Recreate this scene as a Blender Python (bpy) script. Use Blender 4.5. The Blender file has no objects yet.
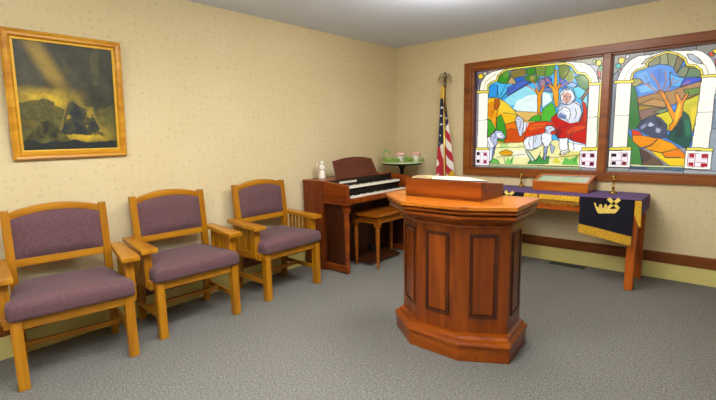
import bpy, bmesh, math, random
import numpy as np
from mathutils import Vector, Matrix, noise
random.seed(7)
SC = bpy.context.scene
COL = SC.collection
PI = math.pi

# ------------------------------------------------------------------ colour
def lin(c):
    c = c / 255.0
    return c / 12.92 if c <= 0.04045 else ((c + 0.055) / 1.055) ** 2.4
def hx(s):
    s = s.lstrip('#')
    return (lin(int(s[0:2], 16)), lin(int(s[2:4], 16)), lin(int(s[4:6], 16)), 1.0)

# ------------------------------------------------------------------ materials
def nodes_of(name):
    m = bpy.data.materials.new(name); m.use_nodes = True
    nt = m.node_tree
    b = nt.nodes['Principled BSDF']
    return m, nt, b
def ramp(nt, stops):
    r = nt.nodes.new('ShaderNodeValToRGB')
    el = r.color_ramp.elements
    while len(el) < len(stops): el.new(0.5)
    for e, (p, c) in zip(el, stops): e.position = p; e.color = c
    return r
def coords(nt, scale, kind='Object'):
    tc = nt.nodes.new('ShaderNodeTexCoord'); mp = nt.nodes.new('ShaderNodeMapping')
    mp.inputs['Scale'].default_value = scale
    nt.links.new(tc.outputs[kind], mp.inputs['Vector'])
    return mp
def noise_tex(nt, vec, scale, detail=4, rough=.55, dist=0):
    n = nt.nodes.new('ShaderNodeTexNoise')
    n.inputs['Scale'].default_value = scale; n.inputs['Detail'].default_value = detail
    n.inputs['Roughness'].default_value = rough; n.inputs['Distortion'].default_value = dist
    nt.links.new(vec.outputs[0], n.inputs['Vector'])
    return n
def bump(nt, b, src, strength, dist=.002):
    bp = nt.nodes.new('ShaderNodeBump'); bp.inputs['Strength'].default_value = strength
    bp.inputs['Distance'].default_value = dist
    nt.links.new(src, bp.inputs['Height']); nt.links.new(bp.outputs[0], b.inputs['Normal'])
def wood(name, dark, mid, light, axis='z', rough=.35, coat=.25, freq=16):
    m, nt, b = nodes_of(name)
    s = {'x': (.09, 1, 1), 'y': (1, .09, 1), 'z': (1, 1, .09)}[axis]
    mp = coords(nt, s)
    n = noise_tex(nt, mp, freq, 5, .6, .8)
    r = ramp(nt, [(.28, hx(dark)), (.5, hx(mid)), (.74, hx(light))])
    nt.links.new(n.outputs['Fac'], r.inputs['Fac'])
    nt.links.new(r.outputs['Color'], b.inputs['Base Color'])
    b.inputs['Roughness'].default_value = rough
    b.inputs['Coat Weight'].default_value = coat * .5; b.inputs['Specular IOR Level'].default_value = .3; b.inputs['Coat Roughness'].default_value = .18
    bump(nt, b, n.outputs['Fac'], .15, .001)
    return m
def plain(name, col, rough=.5, metal=0, var=.08, scale=30, bmp=0, spec=.5):
    m, nt, b = nodes_of(name)
    mp = coords(nt, (1, 1, 1)); n = noise_tex(nt, mp, scale, 3)
    c = hx(col)
    r = ramp(nt, [(.3, tuple(v * (1 - var) for v in c[:3]) + (1,)), (.7, tuple(min(1, v * (1 + var)) for v in c[:3]) + (1,))])
    nt.links.new(n.outputs['Fac'], r.inputs['Fac']); nt.links.new(r.outputs['Color'], b.inputs['Base Color'])
    b.inputs['Roughness'].default_value = rough; b.inputs['Metallic'].default_value = metal
    b.inputs['Specular IOR Level'].default_value = spec
    if bmp: bump(nt, b, n.outputs['Fac'], bmp, .002)
    return m
def fabric(name, c1, c2, scale=260, sheen=.1):
    m, nt, b = nodes_of(name)
    mp = coords(nt, (1, 1, 1)); n = noise_tex(nt, mp, scale, 2); n2 = noise_tex(nt, mp, 70, 3)
    mx = nt.nodes.new('ShaderNodeMath'); mx.operation = 'ADD'
    nt.links.new(n.outputs['Fac'], mx.inputs[0]); nt.links.new(n2.outputs['Fac'], mx.inputs[1])
    hv = nt.nodes.new('ShaderNodeMath'); hv.operation = 'MULTIPLY'; hv.inputs[1].default_value = .5
    nt.links.new(mx.outputs[0], hv.inputs[0])
    r = ramp(nt, [(.35, hx(c1)), (.65, hx(c2))])
    nt.links.new(hv.outputs[0], r.inputs['Fac']); nt.links.new(r.outputs['Color'], b.inputs['Base Color'])
    b.inputs['Roughness'].default_value = .9; b.inputs['Sheen Weight'].default_value = sheen
    b.inputs['Specular IOR Level'].default_value = .2
    bump(nt, b, n.outputs['Fac'], .3, .001)
    return m
def vertex_paint(name, rough=.55, grain=.0):
    m, nt, b = nodes_of(name)
    a = nt.nodes.new('ShaderNodeAttribute'); a.attribute_name = 'Col'
    mp = coords(nt, (1, 1, 1)); n = noise_tex(nt, mp, 60, 4)
    r = ramp(nt, [(.3, (1 - grain,) * 3 + (1,)), (.7, (1 + grain,) * 3 + (1,))])
    mx = nt.nodes.new('ShaderNodeMix'); mx.data_type = 'RGBA'; mx.blend_type = 'MULTIPLY'; mx.inputs['Factor'].default_value = 1
    nt.links.new(n.outputs['Fac'], r.inputs['Fac'])
    nt.links.new(a.outputs['Color'], mx.inputs['A']); nt.links.new(r.outputs['Color'], mx.inputs['B'])
    nt.links.new(mx.outputs['Result'], b.inputs['Base Color'])
    b.inputs['Roughness'].default_value = rough
    return m
def stained_glass_material():
    m, nt, b = nodes_of('stained_glass')
    nt.nodes.remove(b)
    a = nt.nodes.new('ShaderNodeAttribute'); a.attribute_name = 'Col'
    mp = coords(nt, (1, 1, 1.8)); n = noise_tex(nt, mp, 9, 3, .5, .8)
    r = ramp(nt, [(.3, (.90, .90, .91, 1)), (.62, (1, 1, 1, 1))])
    mx = nt.nodes.new('ShaderNodeMix'); mx.data_type = 'RGBA'; mx.blend_type = 'MULTIPLY'; mx.inputs['Factor'].default_value = 1
    nt.links.new(n.outputs['Fac'], r.inputs['Fac'])
    nt.links.new(a.outputs['Color'], mx.inputs['A']); nt.links.new(r.outputs['Color'], mx.inputs['B'])
    tr = nt.nodes.new('ShaderNodeBsdfTransparent'); gl = nt.nodes.new('ShaderNodeBsdfGlossy'); gl.inputs['Roughness'].default_value = .25
    ms = nt.nodes.new('ShaderNodeMixShader'); ms.inputs[0].default_value = .04
    nt.links.new(mx.outputs['Result'], tr.inputs['Color'])
    nt.links.new(tr.outputs[0], ms.inputs[1]); nt.links.new(gl.outputs[0], ms.inputs[2])
    nt.links.new(ms.outputs[0], nt.nodes['Material Output'].inputs['Surface'])
    return m
def wallpaper_material():
    m, nt, b = nodes_of('floral_wallpaper')
    mp = coords(nt, (1, 1, 1))
    big = noise_tex(nt, mp, 1.3, 2)
    # clusters of small petals, one cluster in each cell of the repeat
    warp = noise_tex(nt, mp, 30, 3)
    ad = nt.nodes.new('ShaderNodeMixRGB'); ad.blend_type = 'ADD'; ad.inputs[0].default_value = .028
    nt.links.new(mp.outputs[0], ad.inputs[1]); nt.links.new(warp.outputs['Color'], ad.inputs[2])
    v = nt.nodes.new('ShaderNodeTexVoronoi'); v.inputs['Scale'].default_value = 17; v.inputs['Randomness'].default_value = .55
    nt.links.new(ad.outputs[0], v.inputs['Vector'])
    r = ramp(nt, [(.10, (1, 1, 1, 1)), (.30, (0, 0, 0, 1))]); nt.links.new(v.outputs['Distance'], r.inputs['Fac'])
    sp = noise_tex(nt, mp, 95, 2); r2 = ramp(nt, [(.46, (0, 0, 0, 1)), (.56, (1, 1, 1, 1))]); nt.links.new(sp.outputs['Fac'], r2.inputs['Fac'])
    mm = nt.nodes.new('ShaderNodeMath'); mm.operation = 'MULTIPLY'
    nt.links.new(r.outputs['Color'], mm.inputs[0]); nt.links.new(r2.outputs['Color'], mm.inputs[1])
    m8 = nt.nodes.new('ShaderNodeMath'); m8.operation = 'MULTIPLY'; m8.inputs[1].default_value = .46
    nt.links.new(mm.outputs[0], m8.inputs[0])
    base = ramp(nt, [(.3, hx('#d4c194')), (.7, hx('#dac89e'))]); nt.links.new(big.outputs['Fac'], base.inputs['Fac'])
    mx = nt.nodes.new('ShaderNodeMix'); mx.data_type = 'RGBA'
    nt.links.new(m8.outputs[0], mx.inputs['Factor']); nt.links.new(base.outputs['Color'], mx.inputs['A'])
    mx.inputs['B'].default_value = hx('#a89070')
    nt.links.new(mx.outputs['Result'], b.inputs['Base Color'])
    b.inputs['Roughness'].default_value = .8; b.inputs['Specular IOR Level'].default_value = .25
    return m
def carpet_material():
    m, nt, b = nodes_of('grey_carpet')
    mp = coords(nt, (1, 1, 1))
    n1 = noise_tex(nt, mp, 190, 3, .7); n2 = noise_tex(nt, mp, 85, 3, .6); n3 = noise_tex(nt, mp, 1.1, 2)
    r1 = ramp(nt, [(.30, hx('#3e3c37')), (.5, hx('#716e66')), (.70, hx('#a4a093'))])
    ad = nt.nodes.new('ShaderNodeMath'); ad.operation = 'MULTIPLY_ADD'; ad.inputs[1].default_value = .55
    nt.links.new(n1.outputs['Fac'], ad.inputs[0])
    h = nt.nodes.new('ShaderNodeMath'); h.operation = 'MULTIPLY'; h.inputs[1].default_value = .45
    nt.links.new(n2.outputs['Fac'], h.inputs[0]); nt.links.new(h.outputs[0], ad.inputs[2])
    nt.links.new(ad.outputs[0], r1.inputs['Fac'])
    nt.links.new(r1.outputs['Color'], b.inputs['Base Color'])
    b.inputs['Roughness'].default_value = 1; b.inputs['Specular IOR Level'].default_value = .08
    bump(nt, b, n1.outputs['Fac'], .7, .004)
    return m

M = dict(
    wallpaper=wallpaper_material(), carpet=carpet_material(),
    ceiling=plain('ceiling_paint', '#d2d9e6', .9, var=.015, scale=8),
    cream=plain('cream_baseboard', '#d2c474', .5, var=.02),
    trim=wood('trim_wood', '#522606', '#70380c', '#824614', 'x', .4),
    trim_y=wood('trim_wood_side', '#522606', '#70380c', '#824614', 'y', .4),
    win=wood('window_wood', '#6a340e', '#884816', '#9a5a20', 'x', .38),
    oak=wood('golden_oak', '#824d06', '#a56a0a', '#ba7d16', 'z', .32, .3, 14),
    oak_x=wood('golden_oak_arm', '#885208', '#aa6e0e', '#c0841c', 'x', .32, .3, 14),
    oak_y=wood('golden_oak_rail', '#844f06', '#a76c0c', '#bc8018', 'y', .32, .3, 14),
    plum=fabric('plum_upholstery', '#573a3c', '#6d4e50'),
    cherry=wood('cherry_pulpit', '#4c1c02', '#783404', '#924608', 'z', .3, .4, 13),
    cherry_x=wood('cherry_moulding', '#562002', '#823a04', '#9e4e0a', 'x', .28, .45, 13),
    cherry_top_lit=wood('cherry_top_lit', '#8a400a', '#b06014', '#c4741e', 'x', .22, .5, 13),  # lighter cherry: the light falling on the pulpit top is in the colour
    desk=wood('cherry_desk', '#581f02', '#803602', '#9a4a06', 'x', .3, .4, 13),
    cherry_d=wood('cherry_groove', '#301206', '#471e08', '#5a2a0e', 'z', .35, .3, 13),
    walnut=wood('organ_walnut', '#501c04', '#742e06', '#8c400c', 'z', .35, .3, 12),
    walnut_y=wood('organ_walnut_side', '#582006', '#7e3608', '#98480e', 'x', .33, .3, 12),
    walnut_d=wood('organ_dark_walnut', '#2c1208', '#401c0c', '#542812', 'z', .4, .2, 12),
    rack=wood('music_rack_walnut', '#43190e', '#5a2614', '#6a321a', 'y', .3, .35, 10),
    bench=wood('bench_oak', '#6c3406', '#8e4c0c', '#a46014', 'x', .35, .3, 14),
    table=wood('table_oak', '#8a3a06', '#aa500a', '#c06614', 'z', .38, .25, 14),
    table_x=wood('table_oak_rail', '#963f06', '#b8560c', '#cc6c16', 'x', .38, .25, 14),
    case=wood('case_oak', '#944406', '#b65e0c', '#ca7216', 'x', .35, .3, 14),
    frame=wood('picture_frame_oak', '#a4660f', '#c98a20', '#dca636', 'y', .3, .35, 14),
    gilt=plain('picture_frame_fillet', '#d8a834', .35, .2),
    navy=fabric('velvet_shaded', '#0a0812', '#171320', 200, .15),  # same velvet as the purple, with the shade of the front in the colour
    purple=fabric('velvet_lit', '#40205a', '#5c3478', 200, .12),  # same velvet, with the window light on its top in the colour
    goldcloth=fabric('gold_fringe', '#a87810', '#e0b030', 150, .2),
    goldthread=fabric('gold_embroidery', '#d8b040', '#f0d878', 200, .2),
    brass=plain('polished_brass', '#c8a044', .25, 1),
    bronze=plain('antique_brass', '#6e6046', .35, .9),
    black=plain('black_enamel', '#15130f', .4),
    ivory=plain('ivory_keys', '#e8e2d0', .3, var=.02),
    ebony=plain('ebony_keys', '#0e0c0c', .3),
    blackpanel=plain('black_key_panel', '#17110f', .4),
    marble=plain('white_plaster', '#efe8d6', .6, var=.03),
    paper=plain('book_paper', '#e6dcc4', .7, var=.03),
    papertan=plain('aged_book_paper', '#b8a070', .7, var=.05),
    leather=plain('brown_book_cover', '#3a2414', .5),
    vent=plain('dark_vent_metal', '#26282c', .45, .5),
    celadon=plain('pale_green_ceramic', '#b6cc92', .35, var=.06),
    green=plain('green_glaze', '#93ae5c', .35, var=.2, scale=18),
    leaf=plain('green_leaves', '#93bf58', .5, var=.3, scale=25),
    pink=plain('pink_ceramic', '#d8a898', .5, var=.25, scale=45),
    white=plain('white_ceramic', '#ece4d8', .35, var=.05, scale=40),
    glasspic=vertex_paint('painted_canvas', .45, .12),
    flag=vertex_paint('flag_cloth', .8, .04),
    casepage=vertex_paint('case_display_paint', .6, .0),
    stained=stained_glass_material(),
)
def glass_mat():
    m, nt, b = nodes_of('clear_case_glass')
    b.inputs['Base Color'].default_value = (.9, .97, .92, 1); b.inputs['Roughness'].default_value = .03
    b.inputs['Alpha'].default_value = .22; b.inputs['Specular IOR Level'].default_value = .8
    n = noise_tex(nt, coords(nt, (1, 1, 1)), 5, 2); bump(nt, b, n.outputs['Fac'], .02, .001)
    return m
M['clear'] = glass_mat()

# ------------------------------------------------------------------ mesh builder
class MB:
    def __init__(s): s.v = []; s.f = []; s.sm = []; s.mi = []
    def add(s, vs, fs, smooth=False, mi=0):
        o = len(s.v); s.v += [tuple(v) for v in vs]
        for f in fs: s.f.append([i + o for i in f]); s.sm.append(smooth); s.mi.append(mi)
        return s
    def box(s, x0, x1, y0, y1, z0, z1, mi=0):
        vs = [(x, y, z) for z in (z0, z1) for y in (y0, y1) for x in (x0, x1)]
        return s.add(vs, [(0, 2, 3, 1), (4, 5, 7, 6), (0, 1, 5, 4), (2, 6, 7, 3), (0, 4, 6, 2), (1, 3, 7, 5)], mi=mi)
    def loft(s, rings, smooth=False, cap=True, mi=0):
        n = len(rings[0]); vs = [p for r in rings for p in r]; fs = []
        for k in range(len(rings) - 1):
            for i in range(n):
                j = (i + 1) % n
                fs.append((k * n + i, k * n + j, (k + 1) * n + j, (k + 1) * n + i))
        if cap: fs.append(tuple(reversed(range(n)))); fs.append(tuple((len(rings) - 1) * n + i for i in range(n)))
        return s.add(vs, fs, smooth, mi)
    def prism(s, poly, z0, z1, mi=0):        # poly in xy
        return s.loft([[(x, y, z0) for x, y in poly], [(x, y, z1) for x, y in poly]], mi=mi)
    def prism_y(s, poly, y0, y1, mi=0):      # poly in xz
        return s.loft([[(x, y0, z) for x, z in poly], [(x, y1, z) for x, z in poly]], mi=mi)
    def prism_x(s, poly, x0, x1, mi=0):      # poly in yz
        return s.loft([[(x0, y, z) for y, z in poly], [(x1, y, z) for y, z in poly]], mi=mi)
    def lathe(s, prof, cx=0, cy=0, n=20, smooth=True, sx=1, sy=1):
        rings = [[(cx + r * sx * math.cos(2 * PI * i / n), cy + r * sy * math.sin(2 * PI * i / n), z) for i in range(n)] for r, z in prof]
        return s.loft(rings, smooth)
    def tube(s, pts, r, n=8, smooth=True, flat=1.0):
        rings = []; P = [Vector(p) for p in pts]
        for i, p in enumerate(P):
            t = (P[min(i + 1, len(P) - 1)] - P[max(i - 1, 0)]).normalized()
            a = t.cross(Vector((0, 0, 1)));
            if a.length < .05: a = t.cross(Vector((0, 1, 0)))
            a.normalize(); b = t.cross(a)
            rr = r[i] if isinstance(r, (list, tuple)) else r
            rings.append([tuple(p + a * rr * math.cos(2 * PI * k / n) + b * rr * flat * math.sin(2 * PI * k / n)) for k in range(n)])
        return s.loft(rings, smooth)
    def ball(s, c, r, n=12, m=8, sc=(1, 1, 1)):
        rings = []
        for j in range(m + 1):
            th = PI * (j + .02) / (m + .04)
            rings.append([(c[0] + r * sc[0] * math.sin(th) * math.cos(2 * PI * i / n), c[1] + r * sc[1] * math.sin(th) * math.sin(2 * PI * i / n), c[2] - r * sc[2] * math.cos(th)) for i in range(n)])
        return s.loft(rings, True)
    def xf(s, mat, start=0):
        s.v[start:] = [tuple(mat @ Vector(v)) for v in s.v[start:]]; return s
    def build(s, name, mat, parent=None, bevel=0, seg=2, subsurf=0):
        me = bpy.data.meshes.new(name)
        off = Vector((0, 0, 0)); r = parent
        while r is not None: off += r.location; r = r.parent
        me.from_pydata([tuple(Vector(v) - off) for v in s.v], [], s.f); me.update()
        bm = bmesh.new(); bm.from_mesh(me); bmesh.ops.recalc_face_normals(bm, faces=bm.faces[:]); bm.to_mesh(me); bm.free()
        for p, k, q in zip(me.polygons, s.sm, s.mi): p.use_smooth = k; p.material_index = q
        for mm in (mat if isinstance(mat, (list, tuple)) else [mat]): me.materials.append(mm)
        o = bpy.data.objects.new(name, me); COL.objects.link(o)
        if parent is not None: o.parent = parent
        if subsurf:
            d = o.modifiers.new('Subdivision', 'SUBSURF'); d.levels = d.render_levels = subsurf
            for p in me.polygons: p.use_smooth = True
        if bevel:
            d = o.modifiers.new('Bevel', 'BEVEL'); d.width = bevel; d.segments = seg; d.limit_method = 'ANGLE'; d.angle_limit = math.radians(35)
        return o
def tag(o, label=None, cat=None, group=None, kind=None):
    if label: o['label'] = label
    if cat: o['category'] = cat
    if group: o['group'] = group
    if kind: o['kind'] = kind
    return o
def thing(name, loc, label, cat, group=None):
    o = bpy.data.objects.new(name, None); COL.objects.link(o); o.location = loc; o.empty_display_size = .1
    return tag(o, label, cat, group)
def copy_tree(o, parent=None):
    c = o.copy(); COL.objects.link(c)
    if parent is not None: c.parent = parent
    for ch in list(o.children):
        if ch is not c: copy_tree(ch, c)
    return c
def struct(o): o['kind'] = 'structure'; return o

# ------------------------------------------------------------------ the designs of the two glass panels, in metres on the wall (colour, stroke width, outline)
GLASS_LEFT = [
('a49fb0',0.0,[(1.041,2.007),(1.141,2.031),(1.141,0.923),(1.041,0.918)],1),
('8c86a0',0.0,[(1.041,2.111),(1.238,2.087),(1.238,1.887),(1.041,1.881)],1),
('b0a69c',0.0,[(1.238,2.087),(1.459,2.126),(1.459,1.997),(1.238,1.976)],1),
('77718a',0.0,[(1.041,2.042),(1.128,1.964),(1.116,1.829),(1.041,1.835)],1),
('a8a890',0.0,[(2.12,2.091),(2.401,2.1),(2.401,1.969),(2.138,1.982)],1),
('e4dc8c',0.0,[(2.351,1.787),(2.401,1.783),(2.401,1.465),(2.359,1.467)],1),
('b8c090',0.0,[(2.351,1.467),(2.401,1.465),(2.401,1.148),(2.359,1.147)],1),
('d8d4c4',0.0,[(2.333,1.921),(2.401,1.913),(2.401,1.783),(2.359,1.786)],1),
('f0d828',0.0,[(1.185,1.976),(1.179,1.959),(1.163,1.95),(1.143,1.952),(1.127,1.964),(1.121,1.982),(1.127,1.999),(1.143,2.008),(1.163,2.006),(1.179,1.993)],1),
('e8e0b0',0.0,[(1.221,2.0),(1.217,1.99),(1.208,1.984),(1.196,1.985),(1.186,1.993),(1.182,2.004),(1.186,2.014),(1.196,2.02),(1.208,2.018),(1.217,2.011)],1),
('f2d41c',0.0,[(2.368,1.978),(2.363,1.962),(2.35,1.953),(2.334,1.955),(2.321,1.967),(2.316,1.984),(2.321,2.001),(2.334,2.009),(2.35,2.007),(2.363,1.995)],1),
('48b070',0.0,[(2.384,1.931),(2.38,1.918),(2.37,1.911),(2.357,1.913),(2.347,1.922),(2.343,1.936),(2.347,1.949),(2.357,1.956),(2.37,1.954),(2.38,1.945)],1),
('d8502c',0.0,[(2.333,1.911),(2.363,1.899),(2.368,1.823),(2.346,1.854)],1),
('c8d890',0.0,[(2.317,1.999),(2.314,1.99),(2.308,1.985),(2.299,1.986),(2.292,1.993),(2.289,2.002),(2.292,2.011),(2.299,2.015),(2.308,2.014),(2.314,2.008)],1),
('fffbe8',0.0,[(1.135,1.794),(1.16,1.916),(1.214,1.984),(1.286,2.012),(1.436,2.032),(1.58,2.042),(1.979,2.035),(2.083,2.023),(2.211,1.997),(2.273,1.961),(2.321,1.894),(2.355,1.787),(2.264,1.795),(2.027,1.856),(1.402,1.861),(1.25,1.785)],1),
('62c4f0',0.0,[(1.242,1.173),(1.242,1.853),(1.278,1.894),(1.341,1.91),(1.358,1.964),(1.43,2.015),(1.569,2.025),(1.78,2.021),(1.979,2.016),(2.039,2.013),(2.109,1.979),(2.155,1.909),(2.233,1.888),(2.273,1.832),(2.277,1.184)],1),
('a6e4f2',0.0,[(1.436,1.695),(1.536,1.785),(1.666,1.827),(1.75,1.799),(1.791,1.693),(1.623,1.641),(1.492,1.638)],0),
('e2f6f6',0.0,[(1.536,1.603),(1.569,1.676),(1.687,1.731),(1.791,1.734),(1.801,1.549),(1.623,1.557)],0),
('8fd8ee',0.0,[(1.821,1.773),(1.94,1.733),(1.94,1.643),(1.841,1.577)],1),
('e4f4f8',0.0,[(1.841,1.751),(1.911,1.725),(1.93,1.664),(1.841,1.598)],0),
('38a8e6',0.0,[(1.25,1.741),(1.25,1.841),(1.309,1.88),(1.356,1.854),(1.344,1.734)],1),
('3a7fd8',0.0,[(1.525,1.93),(1.634,1.935),(1.645,1.913),(1.575,1.856)],1),
('5c7fd0',0.0,[(1.459,1.824),(1.558,1.869),(1.666,1.901),(1.739,1.863),(1.58,1.792),(1.47,1.736)],1),
('8a96c8',0.0,[(1.78,1.859),(1.831,1.895),(1.891,1.869),(1.93,1.825),(1.921,1.745),(1.841,1.761),(1.801,1.775)],1),
('b09cb8',0.0,[(1.801,1.888),(1.861,1.872),(1.861,1.79),(1.811,1.805)],1),
('3f70d0',0.0,[(1.841,1.904),(1.921,1.886),(1.921,1.805),(1.881,1.788)],1),
('5088dc',0.0,[(1.989,1.899),(2.046,1.854),(2.102,1.809),(2.046,1.755),(1.998,1.779)],1),
('a8c8ec',0.0,[(2.046,1.795),(2.12,1.827),(2.166,1.794),(2.138,1.767)],1),
('7adcec',0.0,[(2.129,1.768),(2.193,1.782),(2.255,1.738),(2.246,1.691),(2.184,1.657),(2.148,1.698)],1),
('a8e6ee',0.0,[(2.202,1.656),(2.255,1.71),(2.268,1.565),(2.237,1.605)],1),
('4ea03a',0.0,[(1.356,1.887),(1.362,1.941),(1.402,1.992),(1.47,2.012),(1.487,1.94),(1.459,1.867)],1),
('79ad52',0.0,[(1.402,1.992),(1.47,2.012),(1.481,1.951),(1.425,1.935)],0),
('9a8c50',0.0,[(1.487,1.951),(1.492,1.998),(1.58,2.012),(1.666,2.0),(1.655,1.933),(1.536,1.919)],1),
('c8b080',0.0,[(1.459,1.867),(1.492,1.939),(1.536,1.913),(1.558,1.858)],1),
('4f9a34',0.0,[(1.655,2.002),(1.75,2.009),(1.76,1.943),(1.677,1.921)],1),
('8aa04c',0.0,[(1.75,2.012),(1.861,2.01),(1.851,1.913),(1.77,1.911)],1),
('5f9440',0.0,[(1.645,1.924),(1.75,1.934),(1.801,1.898),(1.76,1.85),(1.666,1.88)],1),
('a8a860',0.0,[(1.698,1.929),(1.75,1.934),(1.76,1.892),(1.708,1.886)],0),
('6fae44',0.0,[(1.861,2.01),(1.95,2.01),(1.94,1.934),(1.891,1.899),(1.851,1.913)],1),
('84963e',0.0,[(1.979,2.0),(2.036,2.004),(2.092,1.967),(2.064,1.902),(2.027,1.856),(1.989,1.899)],1),
('9cae50',0.0,[(2.036,1.914),(2.074,1.95),(2.12,1.935),(2.138,1.865),(2.102,1.829),(2.055,1.853)],0),
('6a8a34',0.0,[(2.083,1.978),(2.138,1.923),(2.152,1.883),(2.12,1.935)],0),
('4f8c38',0.0,[(2.138,1.874),(2.184,1.889),(2.237,1.874),(2.273,1.813),(2.273,1.718),(2.229,1.74),(2.175,1.783)],1),
('7aa048',0.0,[(2.184,1.889),(2.237,1.874),(2.264,1.824),(2.211,1.829)],0),
('a88468',0.0,[(2.202,1.665),(2.264,1.757),(2.273,1.727),(2.22,1.645)],1),
('e4bc58',0.0,[(1.242,1.574),(1.911,1.543),(1.911,1.2),(1.242,1.195)],1),
('f2c832',0.0,[(1.242,1.725),(1.297,1.734),(1.367,1.722),(1.447,1.678),(1.575,1.559),(1.558,1.41),(1.459,1.261),(1.242,1.262)],1),
('f6d850',0.0,[(1.39,1.698),(1.447,1.673),(1.575,1.559),(1.569,1.516),(1.425,1.566),(1.367,1.59)],0),
('e8a020',0.0,[(1.242,1.663),(1.297,1.704),(1.344,1.635),(1.309,1.549),(1.25,1.529)],0),
('c8741e',0.0,[(1.321,1.714),(1.373,1.716),(1.379,1.655),(1.344,1.591),(1.321,1.626)],1),
('f0b428',0.0,[(1.262,1.529),(1.333,1.581),(1.367,1.546),(1.35,1.404),(1.297,1.472)],0),
('f0901c',0.0,[(1.447,1.435),(1.558,1.464),(1.58,1.357),(1.492,1.304)],1),
('e8c87c',0.0,[(1.547,1.576),(1.623,1.565),(1.801,1.549),(1.791,1.518),(1.698,1.459),(1.613,1.494)],1),
('d8661a',0.0,[(1.436,1.348),(1.514,1.39),(1.645,1.366),(1.708,1.303),(1.687,1.23),(1.447,1.229)],1),
('e8541c',0.0,[(1.687,1.439),(1.835,1.455),(1.989,1.44),(1.989,1.32),(1.841,1.302),(1.666,1.292)],1),
('f07a24',0.0,[(1.729,1.427),(1.881,1.438),(1.881,1.403),(1.708,1.355)],0),
('57b83e',0.0,[(1.244,1.518),(1.286,1.483),(1.348,1.386),(1.25,1.295)],1),
('4eae3a',0.0,[(1.356,1.514),(1.402,1.545),(1.443,1.453),(1.473,1.304),(1.436,1.24),(1.344,1.262),(1.348,1.382)],1),
('52bc38',0.0,[(1.696,1.462),(1.739,1.505),(1.825,1.528),(1.827,1.455)],1),
('66c848',0.0,[(1.825,1.457),(1.846,1.581),(1.929,1.645),(1.964,1.596),(1.979,1.52),(1.94,1.457)],1),
('f2f0b8',0.0,[(1.238,1.239),(1.402,1.229),(1.666,1.24),(1.989,1.26),(2.273,1.203),(2.273,0.993),(1.238,0.994)],1),
('c8e098',0.0,[(1.402,1.229),(1.492,1.24),(1.492,1.186),(1.402,1.174)],0),
('f6f6d8',0.0,[(1.536,1.154),(1.687,1.167),(1.729,1.074),(1.558,1.08)],0),
('e8e090',0.0,[(2.027,1.131),(2.264,1.145),(2.246,1.068),(2.046,1.062)],0),
('e8b428',0.0,[(1.39,1.13),(1.47,1.159),(1.547,1.133),(1.525,1.095),(1.413,1.098)],1),
('7cc868',0.0,[(1.28,1.007),(1.321,1.063),(1.379,1.043),(1.402,1.005)],1),
('9ad880',0.0,[(1.459,1.007),(1.492,1.089),(1.514,1.047),(1.558,1.091),(1.547,1.007)],0),
('58b060',0.0,[(1.708,1.011),(1.75,1.074),(1.791,1.045),(1.831,1.107),(1.861,1.057),(1.93,1.099),(1.921,1.013)],1),
('84cc70',0.0,[(2.055,1.013),(2.083,1.093),(2.129,1.065),(2.193,1.105),(2.211,1.009)],0),
('e8e060',0.0,[(1.96,1.03),(1.998,1.091),(2.055,1.023)],0),
('9aa88c',0.0,[(1.274,0.997),(2.237,0.989),(2.237,0.943),(1.274,0.945)],1),
('c8d0a8',0.0,[(1.274,1.002),(2.237,0.995),(2.237,0.98),(1.274,0.984)],0),
('f0a830',0.0,[(1.783,1.725),(1.755,1.799),(1.78,1.787),(1.801,1.754),(1.841,1.812),(1.856,1.801),(1.827,1.721),(1.819,1.535),(1.793,1.539)],1),
('f4b428',0.0,[(1.936,1.744),(1.921,1.785),(1.881,1.819),(1.891,1.828),(1.94,1.799),(1.95,1.964),(1.969,1.961),(1.975,1.801),(2.008,1.828),(2.013,1.812),(1.991,1.759),(1.998,1.619),(1.979,1.58),(1.955,1.632)],1),
('d8902c',0.0092,[(1.801,1.754),(1.76,1.84),(1.708,1.897)],0),
('d8902c',0.0092,[(1.811,1.753),(1.841,1.833),(1.891,1.879)],0),
('d8902c',0.0092,[(1.801,1.723),(1.739,1.79),(1.666,1.838)],0),
('d8902c',0.0092,[(1.96,1.782),(1.901,1.848),(1.841,1.914)],0),
('d8902c',0.0092,[(1.969,1.781),(2.027,1.856),(2.074,1.91)],0),
('d8902c',0.0092,[(1.969,1.761),(2.046,1.814),(2.12,1.847)],0),
('b0641c',0.0082,[(1.367,1.7),(1.321,1.614),(1.286,1.517)],0),
('b0641c',0.0082,[(1.39,1.687),(1.356,1.569),(1.344,1.437)],0),
('ccd4ea',0.0,[(1.561,1.496),(1.594,1.526),(1.645,1.487),(1.651,1.429),(1.639,1.308),(1.61,1.303),(1.591,1.378)],1),
('e6e4ee',0.0,[(1.655,1.455),(1.712,1.445),(1.673,1.37),(1.645,1.324)],0),
('e8ecf8',0.0,[(1.243,1.295),(1.286,1.306),(1.333,1.229),(1.338,1.13),(1.303,1.041),(1.283,1.018),(1.25,1.083)],1),
('c2cce8',0.0,[(1.289,1.321),(1.348,1.375),(1.413,1.366),(1.461,1.301),(1.428,1.27),(1.367,1.289),(1.365,1.224),(1.337,1.196),(1.286,1.273)],1),
('f2f4fa',0.0,[(1.356,1.338),(1.408,1.343),(1.425,1.305),(1.379,1.294)],0),
('98a4cc',0.0,[(1.309,1.184),(1.356,1.207),(1.333,1.107),(1.303,1.063)],0),
('eef2fc',0.0,[(1.658,1.256),(1.692,1.292),(1.76,1.309),(1.828,1.322),(1.841,1.23),(1.811,1.184),(1.75,1.157),(1.687,1.162),(1.662,1.209)],1),
('d6def2',0.0,[(1.76,1.309),(1.841,1.324),(1.891,1.301),(1.861,1.22),(1.811,1.184),(1.76,1.168)],1),
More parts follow.
